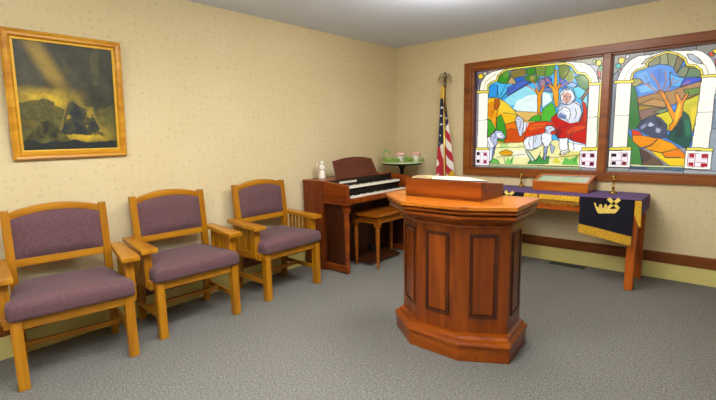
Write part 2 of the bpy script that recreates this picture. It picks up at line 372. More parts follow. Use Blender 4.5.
('eef2fa',0.0,[(1.841,1.322),(1.891,1.352),(1.945,1.321),(1.948,1.25),(1.916,1.195),(1.871,1.189),(1.846,1.24)],1),
('d0daee',0.0,[(1.873,1.391),(1.906,1.412),(1.94,1.406),(1.979,1.377),(1.969,1.357),(1.938,1.346),(1.935,1.321),(1.886,1.337)],1),
('cbe2cc',0.0,[(1.682,1.151),(1.719,1.146),(1.791,1.05),(1.754,1.033)],1),
('a8b8d8',0.0,[(1.871,1.189),(1.909,1.19),(1.894,1.053),(1.875,1.052)],1),
('b8c8e0',0.0,[(1.93,1.23),(1.979,1.19),(1.964,1.125),(1.945,1.13)],1),
('d42a1a',0.0,[(1.926,1.472),(1.979,1.53),(2.027,1.489),(2.12,1.426),(2.202,1.434),(2.229,1.529),(2.211,1.645),(2.246,1.614),(2.269,1.527),(2.269,1.217),(2.138,1.255),(2.102,1.284),(2.011,1.278),(1.977,1.315),(1.989,1.38)],1),
('a81c14',0.0,[(1.977,1.315),(1.998,1.37),(2.046,1.359),(2.017,1.28)],0),
('ef6420',0.0,[(2.083,1.344),(2.143,1.392),(2.245,1.404),(2.264,1.375),(2.138,1.324),(2.102,1.304)],1),
('e04428',0.0,[(2.211,1.645),(2.246,1.614),(2.267,1.527),(2.264,1.413),(2.229,1.452),(2.229,1.539)],1),
('f4f6fc',0.0,[(2.017,1.274),(2.102,1.28),(2.111,1.162),(2.046,1.132),(2.022,1.191)],1),
('ffffff',0.0,[(2.115,1.265),(2.138,1.25),(2.268,1.212),(2.264,1.16),(2.184,1.149),(2.125,1.167)],0),
('f8f4e4',0.0,[(2.027,1.111),(2.046,1.147),(2.118,1.167),(2.125,1.143),(2.064,1.107)],1),
('dce4f4',0.0,[(2.012,1.628),(2.083,1.605),(2.157,1.644),(2.202,1.607),(2.22,1.515),(2.193,1.434),(2.12,1.422),(2.046,1.458),(1.989,1.49),(1.998,1.569)],1),
('ffffff',0.0,[(2.046,1.597),(2.102,1.579),(2.129,1.524),(2.111,1.466),(2.055,1.537)],0),
('e4eaf6',0.0,[(2.138,1.611),(2.184,1.608),(2.202,1.53),(2.175,1.464),(2.138,1.455),(2.148,1.533)],0),
('94a6cc',0.0,[(1.989,1.49),(2.017,1.539),(2.083,1.506),(2.074,1.467)],0),
('e8ecf4',0.0,[(2.003,1.729),(2.046,1.767),(2.109,1.762),(2.141,1.708),(2.15,1.659),(2.102,1.613),(2.05,1.616),(2.017,1.668)],1),
('dcb4a4',0.0,[(2.031,1.717),(2.083,1.737),(2.115,1.701),(2.111,1.642),(2.069,1.62),(2.036,1.657)],0),
('b8c4e0',0.0,[(1.998,1.669),(2.036,1.647),(2.064,1.61),(2.027,1.588),(1.993,1.62)],0),
('f4e460',0.0195,[(1.245,1.808),(1.238,1.864),(1.278,1.897),(1.341,1.915),(1.358,1.966),(1.43,2.013),(1.569,2.024),(1.78,2.021),(1.979,2.014),(2.039,2.014),(2.109,1.981),(2.155,1.911),(2.233,1.89),(2.274,1.832),(2.278,1.784)],1),
('d8c8a0',0.0092,[(1.19,1.823),(1.214,1.911),(1.274,1.956),(1.333,1.988)],0),
('d8c8a0',0.0092,[(2.316,1.809),(2.299,1.887),(2.246,1.95),(2.175,1.987)],0),
('fffcec',0.0,[(1.132,1.805),(1.245,1.797),(1.248,1.173),(1.126,1.171)],1),
('fffcec',0.0,[(2.27,1.785),(2.357,1.777),(2.364,1.166),(2.267,1.164)],1),
('b0a89c',0.0062,[(1.128,1.494),(1.245,1.496)],0),
('b0a89c',0.0062,[(2.268,1.479),(2.359,1.481)],0),
('e8d860',0.0,[(1.104,1.824),(1.255,1.815),(1.255,1.787),(1.104,1.796)],1),
('eedc50',0.0,[(2.26,1.803),(2.389,1.801),(2.389,1.774),(2.26,1.779)],1),
('36486e',0.0072,[(1.367,1.722),(1.347,1.877)],0),
('36486e',0.0072,[(1.379,1.732),(1.447,1.862)],0),
('36486e',0.0072,[(1.39,1.72),(1.547,1.838)],0),
('36486e',0.0072,[(1.402,1.708),(1.708,1.871)],0),
('36486e',0.0092,[(1.402,1.719),(1.47,1.801)],0),
('2c2a30',0.0062,[(1.242,1.507),(1.297,1.472)],0),
('2c2a30',0.0062,[(1.349,1.525),(1.349,1.382)],0),
('2c2a30',0.0062,[(1.425,1.566),(1.569,1.538)],0),
('3c7a4a',0.0072,[(1.459,1.013),(1.447,1.077)],0),
('3c7a4a',0.0072,[(1.525,1.015),(1.547,1.08)],0),
('3c7a4a',0.0072,[(1.801,1.035),(1.841,1.138)],0),
('3c7a4a',0.0072,[(1.841,1.036),(1.891,1.129)],0),
('3c7a4a',0.0072,[(2.166,1.037),(2.211,1.115)],0),
('ece070',0.0,[(1.104,1.182),(1.268,1.181),(1.268,1.155),(1.104,1.155)],1),
('fbf7fa',0.0,[(1.099,1.156),(1.276,1.155),(1.276,0.978),(1.099,0.982)],1),
('c8a8bc',0.0,[(1.12,1.135),(1.254,1.134),(1.254,0.999),(1.12,1.003)],0),
('f8eef4',0.0,[(1.125,1.13),(1.249,1.129),(1.249,1.005),(1.125,1.008)],0),
('2a2030',0.0,[(1.127,1.128),(1.162,1.128),(1.162,1.093),(1.127,1.093)],0),
('b03060',0.0,[(1.211,1.127),(1.247,1.127),(1.247,1.092),(1.211,1.092)],0),
('2a2030',0.0,[(1.127,1.044),(1.162,1.044),(1.162,1.009),(1.127,1.009)],0),
('b03060',0.0,[(1.211,1.043),(1.247,1.042),(1.247,1.007),(1.211,1.007)],0),
('c8a8bc',0.0031,[(1.169,1.133),(1.169,1.003)],0),
('c8a8bc',0.0031,[(1.121,1.086),(1.253,1.084)],0),
('c8a8bc',0.0031,[(1.204,1.133),(1.204,1.002)],0),
('c8a8bc',0.0031,[(1.121,1.051),(1.253,1.049)],0),
('f0e468',0.0,[(2.233,1.183),(2.38,1.189),(2.38,1.157),(2.233,1.15)],1),
('fbf7fa',0.0,[(2.22,1.148),(2.376,1.155),(2.376,0.982),(2.22,0.991)],1),
('d0a0b8',0.0,[(2.237,1.13),(2.356,1.133),(2.356,1.004),(2.237,1.009)],0),
('f8eef4',0.0,[(2.241,1.125),(2.351,1.128),(2.351,1.009),(2.241,1.013)],0),
('7c2038',0.0,[(2.243,1.124),(2.273,1.124),(2.273,1.092),(2.243,1.092)],0),
('7c2038',0.0,[(2.317,1.126),(2.349,1.126),(2.349,1.092),(2.317,1.092)],0),
('7c2038',0.0,[(2.243,1.047),(2.273,1.046),(2.273,1.014),(2.243,1.015)],0),
('7c2038',0.0,[(2.317,1.045),(2.349,1.045),(2.349,1.011),(2.317,1.012)],0),
('d0a0b8',0.0031,[(2.279,1.13),(2.279,1.009)],0),
('d0a0b8',0.0031,[(2.238,1.085),(2.354,1.086)],0),
('d0a0b8',0.0031,[(2.31,1.13),(2.31,1.007)],0),
('d0a0b8',0.0031,[(2.238,1.053),(2.354,1.051)],0),
('343a56',0.0072,[(2.011,1.624),(2.013,1.702),(2.057,1.758),(2.116,1.753),(2.146,1.698),(2.146,1.64)],0),
('343a56',0.0062,[(2.05,1.695),(2.074,1.698)],0),
('343a56',0.0062,[(2.097,1.69),(2.115,1.685)],0),
('343a56',0.0051,[(2.077,1.693),(2.07,1.66),(2.083,1.654)],0),
('343a56',0.0051,[(2.06,1.635),(2.097,1.631)],0),
('343a56',0.0072,[(1.989,1.54),(2.027,1.573),(2.064,1.592),(2.107,1.56),(2.116,1.515),(2.107,1.466)],0),
('343a56',0.0072,[(2.148,1.63),(2.202,1.593),(2.221,1.52),(2.196,1.438),(2.135,1.426)],0),
('343a56',0.0062,[(2.157,1.571),(2.171,1.522),(2.157,1.464)],0),
('343a56',0.0062,[(2.008,1.509),(2.055,1.488),(2.102,1.447)],0),
('343a56',0.0051,[(2.064,1.556),(2.087,1.545)],0),
('343a56',0.0072,[(2.008,1.28),(1.989,1.34),(2.027,1.399)],0),
('343a56',0.0072,[(2.138,1.26),(2.12,1.319),(2.157,1.367)],0),
('343a56',0.0062,[(2.027,1.379),(2.102,1.407)],0),
('343a56',0.0062,[(2.102,1.28),(2.107,1.172)],0),
('343a56',0.0062,[(2.157,1.236),(2.166,1.163)],0),
('343a56',0.0062,[(2.027,1.113),(2.12,1.153)],0),
('343a56',0.0072,[(1.871,1.332),(1.873,1.391),(1.906,1.412),(1.945,1.406),(1.983,1.374),(1.969,1.351),(1.934,1.345)],0),
('343a56',0.0082,[(1.923,1.383),(1.934,1.379)],0),
('343a56',0.0062,[(1.877,1.382),(1.901,1.356),(1.891,1.332)],0),
('343a56',0.0062,[(1.841,1.318),(1.847,1.25),(1.881,1.196)],0),
('343a56',0.0051,[(1.729,1.292),(1.714,1.23),(1.739,1.178)],0),
('343a56',0.0051,[(1.791,1.302),(1.78,1.24)],0),
('343a56',0.0072,[(1.666,1.209),(1.691,1.161),(1.75,1.155),(1.811,1.183)],0),
('343a56',0.0062,[(1.714,1.146),(1.787,1.049)],0),
('343a56',0.0062,[(1.682,1.151),(1.748,1.037)],0),
('343a56',0.0062,[(1.871,1.189),(1.875,1.052)],0),
('343a56',0.0062,[(1.909,1.19),(1.895,1.053)],0),
('343a56',0.0072,[(1.286,1.273),(1.289,1.321),(1.348,1.375),(1.413,1.366),(1.461,1.301),(1.428,1.27),(1.367,1.286)],0),
('343a56',0.0082,[(1.397,1.327),(1.413,1.32)],0),
('343a56',0.0062,[(1.333,1.361),(1.344,1.306),(1.321,1.284)],0),
('343a56',0.0062,[(1.337,1.196),(1.304,1.063)],0),
('343a56',0.0062,[(1.262,1.251),(1.286,1.151)],0),
('343a56',0.0062,[(1.561,1.496),(1.594,1.524),(1.645,1.486)],0),
('343a56',0.0072,[(1.587,1.488),(1.6,1.484)],0),
('343a56',0.0062,[(1.619,1.462),(1.613,1.377)],0),
('343a56',0.0062,[(1.655,1.455),(1.645,1.324)],0),
('343a56',0.0051,[(1.729,1.401),(1.96,1.416)],0),
('343a56',0.0051,[(1.698,1.355),(1.851,1.377)],0),
('343a56',0.0051,[(1.708,1.328),(1.831,1.343)],0),
('343a56',0.0051,[(1.245,1.177),(1.655,1.192)],0),
('343a56',0.0051,[(1.367,1.075),(1.677,1.114)],0),
('343a56',0.0051,[(1.93,1.079),(2.264,1.117)],0),
]
GLASS_RIGHT = [
('8e949e',0.0,[(2.42,2.136),(2.507,2.122),(2.518,0.923),(2.432,0.917)],1),
('9a9890',0.0,[(2.42,2.09),(3.338,2.1),(3.338,1.932),(2.783,1.982),(2.509,1.894),(2.423,1.812)],1),
('86868a',0.0,[(2.705,2.063),(3.07,2.054),(3.071,1.973),(2.858,2.005),(2.705,1.976)],1),
('a8b4bc',0.0,[(3.215,1.888),(3.326,1.888),(3.325,0.929),(3.215,0.958)],1),
('8ea0ae',0.0,[(3.221,1.575),(3.326,1.568),(3.325,1.342),(3.221,1.343)],1),
('f2d420',0.0,[(2.556,1.976),(2.551,1.959),(2.538,1.951),(2.521,1.953),(2.507,1.965),(2.502,1.983),(2.507,2.0),(2.521,2.008),(2.537,2.006),(2.551,1.993)],1),
('3cb8b0',0.0,[(2.527,1.932),(2.523,1.918),(2.512,1.911),(2.498,1.913),(2.487,1.923),(2.483,1.937),(2.487,1.951),(2.498,1.958),(2.512,1.956),(2.523,1.946)],1),
('d8dce0',0.0,[(2.59,2.005),(2.587,1.996),(2.58,1.991),(2.571,1.993),(2.563,2.0),(2.56,2.009),(2.563,2.019),(2.571,2.023),(2.58,2.022),(2.587,2.015)],1),
('f2e020',0.0,[(3.176,1.981),(3.221,1.993),(3.253,1.984),(3.246,1.954),(3.196,1.954)],1),
('40b8c0',0.0,[(3.241,1.921),(3.238,1.91),(3.229,1.904),(3.219,1.905),(3.211,1.914),(3.208,1.926),(3.211,1.938),(3.219,1.944),(3.229,1.942),(3.238,1.934)],1),
('d84a34',0.0,[(3.196,1.914),(3.221,1.887),(3.24,1.893),(3.24,1.822),(3.215,1.825)],1),
('e06a30',0.0,[(3.15,1.969),(3.183,1.964),(3.189,1.931),(3.17,1.934)],1),
('fffcec',0.0,[(2.498,1.777),(2.514,1.839),(2.543,1.913),(2.592,1.969),(2.657,2.004),(2.752,1.999),(2.858,2.022),(3.002,2.0),(3.071,1.997),(3.117,1.978),(3.17,1.924),(3.205,1.858),(3.225,1.777),(3.118,1.757),(2.859,1.852),(2.627,1.765)],1),
('b8c4cc',0.0,[(3.009,1.974),(3.057,1.963),(3.098,1.92),(3.124,1.877),(3.078,1.891),(3.03,1.93)],1),
('d8d0b8',0.0,[(2.682,1.926),(2.721,1.969),(2.775,1.987),(2.737,1.928)],1),
('5c9ee2',0.0,[(2.623,1.175),(2.618,1.828),(2.65,1.873),(2.725,1.894),(2.737,1.936),(2.779,1.974),(2.869,2.008),(2.95,1.978),(2.999,1.934),(3.019,1.881),(3.076,1.867),(3.118,1.825),(3.125,1.187)],1),
('7ab4ea',0.0,[(2.658,1.841),(2.729,1.868),(2.769,1.777),(2.675,1.751)],0),
('4a8cdc',0.0,[(2.768,1.863),(2.844,1.88),(2.874,1.766),(2.83,1.737)],0),
('8cc4f0',0.0,[(2.667,1.735),(2.769,1.751),(2.822,1.695),(2.707,1.679)],0),
('58b4ee',0.0,[(2.903,1.839),(2.946,1.8),(3.009,1.773),(2.982,1.706),(2.911,1.712)],1),
('2c5cd0',0.0,[(3.009,1.774),(3.122,1.771),(3.122,1.741),(3.071,1.722),(2.98,1.706)],1),
('8e9468',0.0,[(2.741,1.897),(2.737,1.936),(2.779,1.974),(2.821,1.989),(2.825,1.912)],1),
('a2a47c',0.0,[(2.821,1.989),(2.873,2.005),(2.888,1.895),(2.825,1.912)],1),
('949a70',0.0,[(2.873,2.005),(2.95,1.978),(2.928,1.873),(2.888,1.895)],1),
('8a7c4e',0.0,[(2.95,1.978),(2.992,1.939),(2.981,1.887),(2.946,1.817),(2.927,1.869)],1),
('86926a',0.0,[(2.985,1.87),(3.019,1.882),(3.037,1.831),(3.009,1.782),(2.974,1.793),(2.953,1.824)],1),
('6f8e64',0.0,[(3.03,1.848),(3.076,1.867),(3.118,1.825),(3.123,1.773),(3.071,1.779),(3.016,1.784)],1),
('8a8c40',0.0,[(2.995,1.894),(3.019,1.881),(3.076,1.867),(3.084,1.846),(3.03,1.852)],1),
('b8b070',0.0,[(2.622,1.809),(2.691,1.798),(2.707,1.766),(2.659,1.735),(2.627,1.738)],1),
('4e8e52',0.0,[(2.617,1.757),(2.643,1.737),(2.667,1.682),(2.691,1.515),(2.713,1.427),(2.686,1.358),(2.634,1.35),(2.618,1.351)],1),
('5f9c5c',0.0,[(2.618,1.333),(2.646,1.28),(2.718,1.186),(2.75,1.025),(2.619,1.018)],1),
('b8925a',0.0,[(2.672,1.629),(2.785,1.66),(2.903,1.671),(3.003,1.704),(3.122,1.741),(3.122,1.638),(2.996,1.578),(2.89,1.53),(2.692,1.567)],1),
('c8a068',0.0,[(2.692,1.575),(2.8,1.62),(2.889,1.589),(2.89,1.535)],1),
('7a9a3c',0.0,[(3.01,1.679),(3.122,1.689),(3.122,1.638),(3.031,1.62)],1),
('b89c48',0.0,[(2.692,1.567),(2.785,1.553),(2.89,1.526),(2.823,1.5),(2.709,1.427),(2.689,1.506)],1),
('a08478',0.0,[(2.692,1.514),(2.785,1.536),(2.89,1.526),(2.816,1.475),(2.717,1.427)],1),
('94a878',0.0,[(2.801,1.501),(2.89,1.527),(2.919,1.512),(2.86,1.481)],1),
('e4d840',0.0,[(2.717,1.418),(2.801,1.467),(2.875,1.489),(2.947,1.511),(2.955,1.412),(2.919,1.322),(2.861,1.414)],1),
('d8d040',0.0,[(2.996,1.574),(3.122,1.634),(3.121,1.487),(3.096,1.313),(3.058,1.465),(3.01,1.492)],1),
('ecd848',0.0,[(3.072,1.521),(3.121,1.55),(3.112,1.439),(3.092,1.345)],0),
('5c6680',0.0,[(2.686,1.367),(2.724,1.418),(2.761,1.455),(2.818,1.471),(2.868,1.443),(2.912,1.388),(2.92,1.268),(2.824,1.272),(2.733,1.323)],1),
('c8d0dc',0.0,[(2.786,1.416),(2.824,1.39),(2.801,1.374),(2.771,1.383)],0),
('a8b0c4',0.0,[(2.717,1.375),(2.763,1.409),(2.756,1.374),(2.725,1.349)],0),
('b8c0d0',0.0,[(2.839,1.365),(2.876,1.347),(2.861,1.314),(2.832,1.331)],0),
('3c4660',0.0,[(2.824,1.449),(2.868,1.423),(2.89,1.372),(2.854,1.381)],0),
('2c6c62',0.0,[(2.92,1.268),(2.948,1.338),(2.979,1.379),(3.007,1.488),(3.024,1.499),(3.058,1.465),(3.082,1.385),(3.095,1.257),(3.076,1.17),(2.962,1.24)],1),
('23504e',0.0,[(2.976,1.362),(3.017,1.443),(3.045,1.393),(3.031,1.281),(2.983,1.265)],0),
('3f8c70',0.0,[(3.031,1.41),(3.065,1.433),(3.085,1.313),(3.065,1.265)],0),
('f2a81e',0.0,[(2.93,1.334),(2.93,1.38),(2.955,1.412),(2.919,1.496),(2.889,1.572),(2.845,1.659),(2.822,1.669),(2.837,1.685),(2.867,1.679),(2.918,1.57),(2.961,1.486),(2.973,1.567),(2.95,1.647),(2.968,1.658),(3.003,1.586),(3.024,1.637),(3.051,1.659),(3.041,1.628),(3.013,1.557),(3.013,1.459),(2.976,1.375),(2.951,1.33)],1),
('ffd040',0.0,[(2.968,1.477),(2.986,1.566),(3.0,1.557),(2.996,1.468),(2.969,1.387)],0),
('d08c3c',0.0103,[(2.852,1.667),(2.822,1.754),(2.768,1.837)],0),
('b07a58',0.0089,[(2.86,1.666),(2.881,1.765),(2.866,1.851)],0),
('a87858',0.0074,[(2.874,1.665),(2.918,1.728),(2.975,1.764)],0),
('c8883c',0.0096,[(2.845,1.659),(2.769,1.725),(2.691,1.785)],0),
('c8883c',0.0089,[(2.961,1.65),(2.989,1.705),(3.044,1.749)],0),
('c08040',0.0081,[(2.889,1.597),(2.903,1.696),(2.932,1.794)],0),
('40507a',0.0052,[(2.822,1.754),(2.836,1.855)],0),
('40507a',0.0052,[(2.769,1.725),(2.722,1.834)],0),
('40507a',0.0052,[(2.918,1.728),(2.903,1.83)],0),
('e09a30',0.0103,[(2.83,1.669),(2.746,1.65),(2.684,1.637)],0),
('e8562c',0.0,[(2.646,1.35),(2.709,1.332),(2.749,1.289),(2.694,1.289),(2.654,1.298)],1),
('f2a41c',0.0,[(2.654,1.298),(2.749,1.293),(2.824,1.272),(2.861,1.27),(2.802,1.205),(2.734,1.182),(2.663,1.246)],1),
('f4b020',0.0,[(2.861,1.27),(2.966,1.224),(3.011,1.176),(2.891,1.14),(2.803,1.162),(2.757,1.178),(2.81,1.205)],1),
('f0982a',0.0,[(3.011,1.176),(3.059,1.129),(3.059,1.097),(2.92,1.1),(2.891,1.14)],1),
('f8d838',0.0,[(2.803,1.158),(2.891,1.136),(2.92,1.096),(3.059,1.093),(3.059,1.018),(2.963,1.02),(2.862,1.102)],1),
('84705e',0.0,[(2.718,1.182),(2.788,1.145),(2.884,1.069),(2.921,1.026),(2.758,1.025)],1),
('6c5a58',0.0,[(2.718,1.182),(2.772,1.149),(2.825,1.096),(2.758,1.042)],0),
('5c6e8a',0.0,[(2.648,1.016),(2.788,1.015),(2.788,0.985),(2.649,0.986)],1),
('7a9a8c',0.0,[(2.788,1.015),(2.921,1.015),(2.921,0.985),(2.788,0.985)],1),
('6a8496',0.0,[(2.921,1.015),(3.073,1.008),(3.073,0.979),(2.921,0.985)],1),
('e8e8c0',0.0,[(2.632,1.029),(3.073,1.023),(3.073,1.009),(2.632,1.013)],1),
('a8a8a8',0.0,[(2.431,0.995),(2.648,0.995),(2.649,0.933),(2.432,0.935)],1),
('b0b4b4',0.0,[(3.059,0.994),(3.337,0.99),(3.337,0.908),(3.059,0.915)],1),
('f4e460',0.0162,[(2.618,1.801),(2.622,1.845),(2.65,1.879),(2.725,1.898),(2.735,1.941),(2.778,1.977),(2.871,2.009),(2.95,1.979),(2.999,1.937),(3.019,1.883),(3.076,1.87),(3.118,1.831),(3.123,1.781)],1),
('c8b898',0.0066,[(2.565,1.798),(2.585,1.876),(2.633,1.932),(2.689,1.965)],0),
('c8b898',0.0066,[(3.17,1.799),(3.141,1.866),(3.098,1.928),(3.043,1.973)],0),
('fffcec',0.0,[(2.498,1.782),(2.618,1.774),(2.62,1.175),(2.498,1.172)],1),
('fffcec',0.0,[(3.124,1.781),(3.225,1.777),(3.215,1.166),(3.096,1.178),(3.115,1.503)],1),
('a8a09c',0.0044,[(2.496,1.483),(2.617,1.483)],0),
('a8a09c',0.0044,[(3.112,1.484),(3.221,1.485)],0),
('f2e24c',0.0,[(2.478,1.804),(2.638,1.795),(2.638,1.77),(2.478,1.779)],1),
('f2e468',0.0,[(3.114,1.785),(3.252,1.788),(3.252,1.763),(3.114,1.766)],1),
('ece05c',0.0,[(2.476,1.186),(2.655,1.19),(2.655,1.16),(2.476,1.158)],1),
('ece678',0.0,[(3.066,1.188),(3.246,1.18),(3.246,1.154),(3.066,1.163)],1),
('fdfbf2',0.0,[(2.473,1.156),(2.655,1.159),(2.656,1.001),(2.474,1.001)],1),
('c0a0b4',0.0,[(2.495,1.137),(2.633,1.139),(2.634,1.02),(2.496,1.02)],0),
('f8eef4',0.0,[(2.5,1.133),(2.628,1.134),(2.628,1.024),(2.501,1.024)],0),
('2c2430',0.0,[(2.502,1.131),(2.538,1.132),(2.538,1.101),(2.502,1.1)],0),
('6c2434',0.0,[(2.589,1.132),(2.626,1.133),(2.626,1.101),(2.589,1.101)],0),
('2c2430',0.0,[(2.503,1.057),(2.539,1.057),(2.539,1.026),(2.503,1.026)],0),
('9c3048',0.0,[(2.59,1.057),(2.626,1.057),(2.627,1.026),(2.59,1.026)],0),
('c0a0b4',0.0022,[(2.545,1.136),(2.546,1.021)],0),
('c0a0b4',0.0022,[(2.497,1.094),(2.632,1.095)],0),
('c0a0b4',0.0022,[(2.582,1.137),(2.583,1.021)],0),
('c0a0b4',0.0022,[(2.497,1.063),(2.632,1.064)],0),
('fdfbf2',0.0,[(3.059,1.161),(3.242,1.153),(3.242,0.998),(3.059,1.005)],1),
('b88098',0.0,[(3.081,1.141),(3.221,1.135),(3.221,1.018),(3.081,1.023)],0),
('f8eef4',0.0,[(3.087,1.136),(3.215,1.131),(3.215,1.022),(3.087,1.027)],0),
('c02440',0.0,[(3.089,1.135),(3.125,1.133),(3.126,1.102),(3.089,1.104)],0),
('c02440',0.0,[(3.177,1.131),(3.213,1.129),(3.213,1.098),(3.177,1.1)],0),
('c02440',0.0,[(3.089,1.06),(3.126,1.059),(3.126,1.027),(3.089,1.029)],0),
('c02440',0.0,[(3.177,1.056),(3.213,1.055),(3.213,1.024),(3.177,1.025)],0),
('b88098',0.0022,[(3.133,1.137),(3.133,1.023)],0),
('b88098',0.0022,[(3.083,1.098),(3.219,1.092)],0),
('b88098',0.0022,[(3.17,1.136),(3.17,1.021)],0),
('b88098',0.0022,[(3.083,1.066),(3.219,1.061)],0),
]

# ------------------------------------------------------------------ the room
XR, YF, HC = 5.6, -6.6, 2.44
WX0, WX1, WZ0, WZ1 = .979, 3.42, .871, 2.133          # window opening, outside of the frame
GX = [(1.085, 2.3845), (2.4645, 3.315)]; GZ0, GZ1 = .96, 2.037
struct(MB().box(-.12, XR + .12, YF - .12, .12, -.1, 0).build('floor', M['carpet']))
struct(MB().box(-.12, XR + .12, YF - .12, .12, HC, HC + .1).build('ceiling', M['ceiling']))
struct(MB().box(-.12, 0, YF - .12, .12, 0, HC).build('wall_left', M['wallpaper']))
w = MB()
w.box(0, WX0 + .03, 0, .12, 0, HC); w.box(WX1 - .03, XR, 0, .12, 0, HC)
w.box(WX0 + .03, WX1 - .03, 0, .12, 0, WZ0 + .03); w.box(WX0 + .03, WX1 - .03, 0, .12, WZ1 - .03, HC)
struct(w.build('wall_back', M['wallpaper']))
struct(MB().box(XR, XR + .12, YF - .12, .12, 0, HC).build('wall_right', M['wallpaper']))
struct(MB().box(0, XR, YF - .12, YF, 0, HC).build('wall_front', M['wallpaper']))
struct(MB().box(0, XR, -.012, 0, 0, .152).build('baseboard_back', M['cream'], bevel=.003))
struct(MB().prism_x([(0, .152), (-.022, .152), (-.024, .16), (-.024, .235), (-.012, .247), (0, .247)], 0, XR).build('trim_1', M['trim']))
struct(MB().box(0, .012, YF, 0, 0, .152).build('baseboard_left', M['cream'], bevel=.003))
struct(MB().prism_y([(0, .152), (.022, .152), (.024, .16), (.024, .235), (.012, .247), (0, .247)], YF, 0).build('trim_2', M['trim_y']))
# window frame: stiles, rails and mullion with a stepped profile
f = MB()
def fbar(x0, x1, z0, z1, d=.03): f.box(x0, x1, -d, .10, z0, z1)
fbar(WX0, GX[0][0] - .022, WZ0, WZ1); fbar(GX[1][1] + .022, WX1, WZ0, WZ1)
fbar(GX[0][0] - .022, GX[1][1] + .022, GZ1 + .018, WZ1); fbar(GX[0][0] - .022, GX[1][1] + .022, WZ0, GZ0 - .018)
fbar(GX[0][1] + .008, GX[1][0] - .008, GZ0 - .018, GZ1 + .018, .026)
for x0, x1 in GX:                                       # inner stops, set back from the face
    f.box(x0 - .022, x0, -.012, .09, GZ0 - .018, GZ1 + .018); f.box(x1, x1 + .022, -.012, .09, GZ0 - .018, GZ1 + .018)
    f.box(x0, x1, -.012, .09, GZ0 - .018, GZ0); f.box(x0, x1, -.012, .09, GZ1, GZ1 + .018)
struct(f.build('window_1', M['win'], bevel=.004))

# ------------------------------------------------------------------ stained glass
def inside(poly, X, Z):
    r = np.zeros(X.shape, bool); n = len(poly); j = n - 1
    for i in range(n):
        xi, zi = poly[i]; xj, zj = poly[j]
        if zi != zj:
            r ^= ((zi > Z) != (zj > Z)) & (X < (xj - xi) * (Z - zi) / (zj - zi) + xi)
        j = i
    return r
def stroke(pts, w, X, Z):
    r = np.zeros(X.shape, bool)
    for (ax, az), (bx, bz) in zip(pts[:-1], pts[1:]):
        dx, dz = bx - ax, bz - az; L = dx * dx + dz * dz + 1e-12
        t = np.clip(((X - ax) * dx + (Z - az) * dz) / L, 0, 1)
        r |= (X - ax - t * dx) ** 2 + (Z - az - t * dz) ** 2 < (w / 2) ** 2
    return r
def glass_panel(data, x0, x1, label):
    c = .005
    nx = int(round((x1 - x0) / c)); nz = int(round((GZ1 - GZ0) / c))
    xs = np.linspace(x0, x1, nx + 1); zs = np.linspace(GZ0, GZ1, nz + 1)
    X, Z = np.meshgrid((xs[1:] + xs[:-1]) / 2, (zs[1:] + zs[:-1]) / 2)
    ids = np.zeros(X.shape, int); rgb = np.zeros(X.shape + (3,)); rgb[:] = hx('#9a98a0')[:3]
    for k, (col, wd, pts, joint) in enumerate(data):
        m = stroke(pts, wd, X, Z) if wd else inside(pts, X, Z)
        if joint: ids[m] = k + 1
        c3 = hx(col)[:3]; rgb[m] = c3 if min(c3) > .6 else [v ** 1.28 for v in c3]
    lead = np.zeros(X.shape, bool)
    lead[:, 1:] |= ids[:, 1:] != ids[:, :-1]; lead[1:, :] |= ids[1:, :] != ids[:-1, :]
    thick = lead.copy(); thick[:, :-1] |= False
    t = thing('stained_glass_panel', ((x0 + x1) / 2, .03, GZ0), label, 'stained glass')
    y = .03
    # glass: one flat sheet of coloured cells
    VX, VZ = np.meshgrid(xs, zs); V = np.stack([VX.ravel() - t.location.x, np.zeros(VX.size), VZ.ravel() - GZ0], 1)
    q = (np.arange(nz)[:, None] * (nx + 1) + np.arange(nx)[None, :])
    F = np.stack([q, q + 1, q + nx + 2, q + nx + 1], -1).reshape(-1, 4)
    me = bpy.data.meshes.new('glass'); me.from_pydata(V.tolist(), [], F.tolist()); me.update()
    at = me.color_attributes.new('Col', 'FLOAT_COLOR', 'CORNER')
    colr = np.concatenate([rgb, np.ones(X.shape + (1,))], -1).reshape(-1, 4)
    at.data.foreach_set('color', np.repeat(colr, 4, 0).astype(np.float32).ravel())
    me.materials.append(M['stained'])
    o = bpy.data.objects.new('glass', me); COL.objects.link(o); o.parent = t
    # lead cames: raised strips along every joint between two colours
    k = np.argwhere(thick); mb = MB()
    j = 0
    while j < len(k):                                  # merge runs of cells into strips
        r0, c0 = k[j]; e = j
        while e + 1 < len(k) and k[e + 1][0] == r0 and k[e + 1][1] == k[e][1] + 1: e += 1
        mb.box(xs[c0], xs[k[e][1] + 1], y - .004, y - .0005, zs[r0], zs[r0 + 1]); j = e + 1
    mb.build('lead_came', M['leadmat'], t)
    return t
M['leadmat'] = plain('lead_came_metal', '#3a3836', .5, .3)
glass_panel(GLASS_LEFT, *GX[0], 'left stained glass panel with a red robed figure holding a lamb among sheep')
glass_panel(GLASS_RIGHT, *GX[1], 'right stained glass panel with a bare tree over an orange path, no figures')

# ------------------------------------------------------------------ floor vent
t = thing('floor_vent', (2.185, -.085, 0), 'dark metal floor vent in the carpet below the window wall', 'vent')
m = MB(); m.box(2.02, 2.355, -.135, -.12, 0, .006); m.box(2.02, 2.355, -.05, -.035, 0, .006); m.box(2.02, 2.035, -.12, -.05, 0, .006); m.box(2.34, 2.355, -.12, -.05, 0, .006)
m.build('vent_frame', M['vent'], t, bevel=.002)
m = MB()
for i in range(21): m.box(2.040 + i * .0145, 2.045 + i * .0145, -.12, -.05, .0005, .005)
m.box(2.035, 2.34, -.087, -.083, .001, .005)
m.build('louver', M['vent'], t)

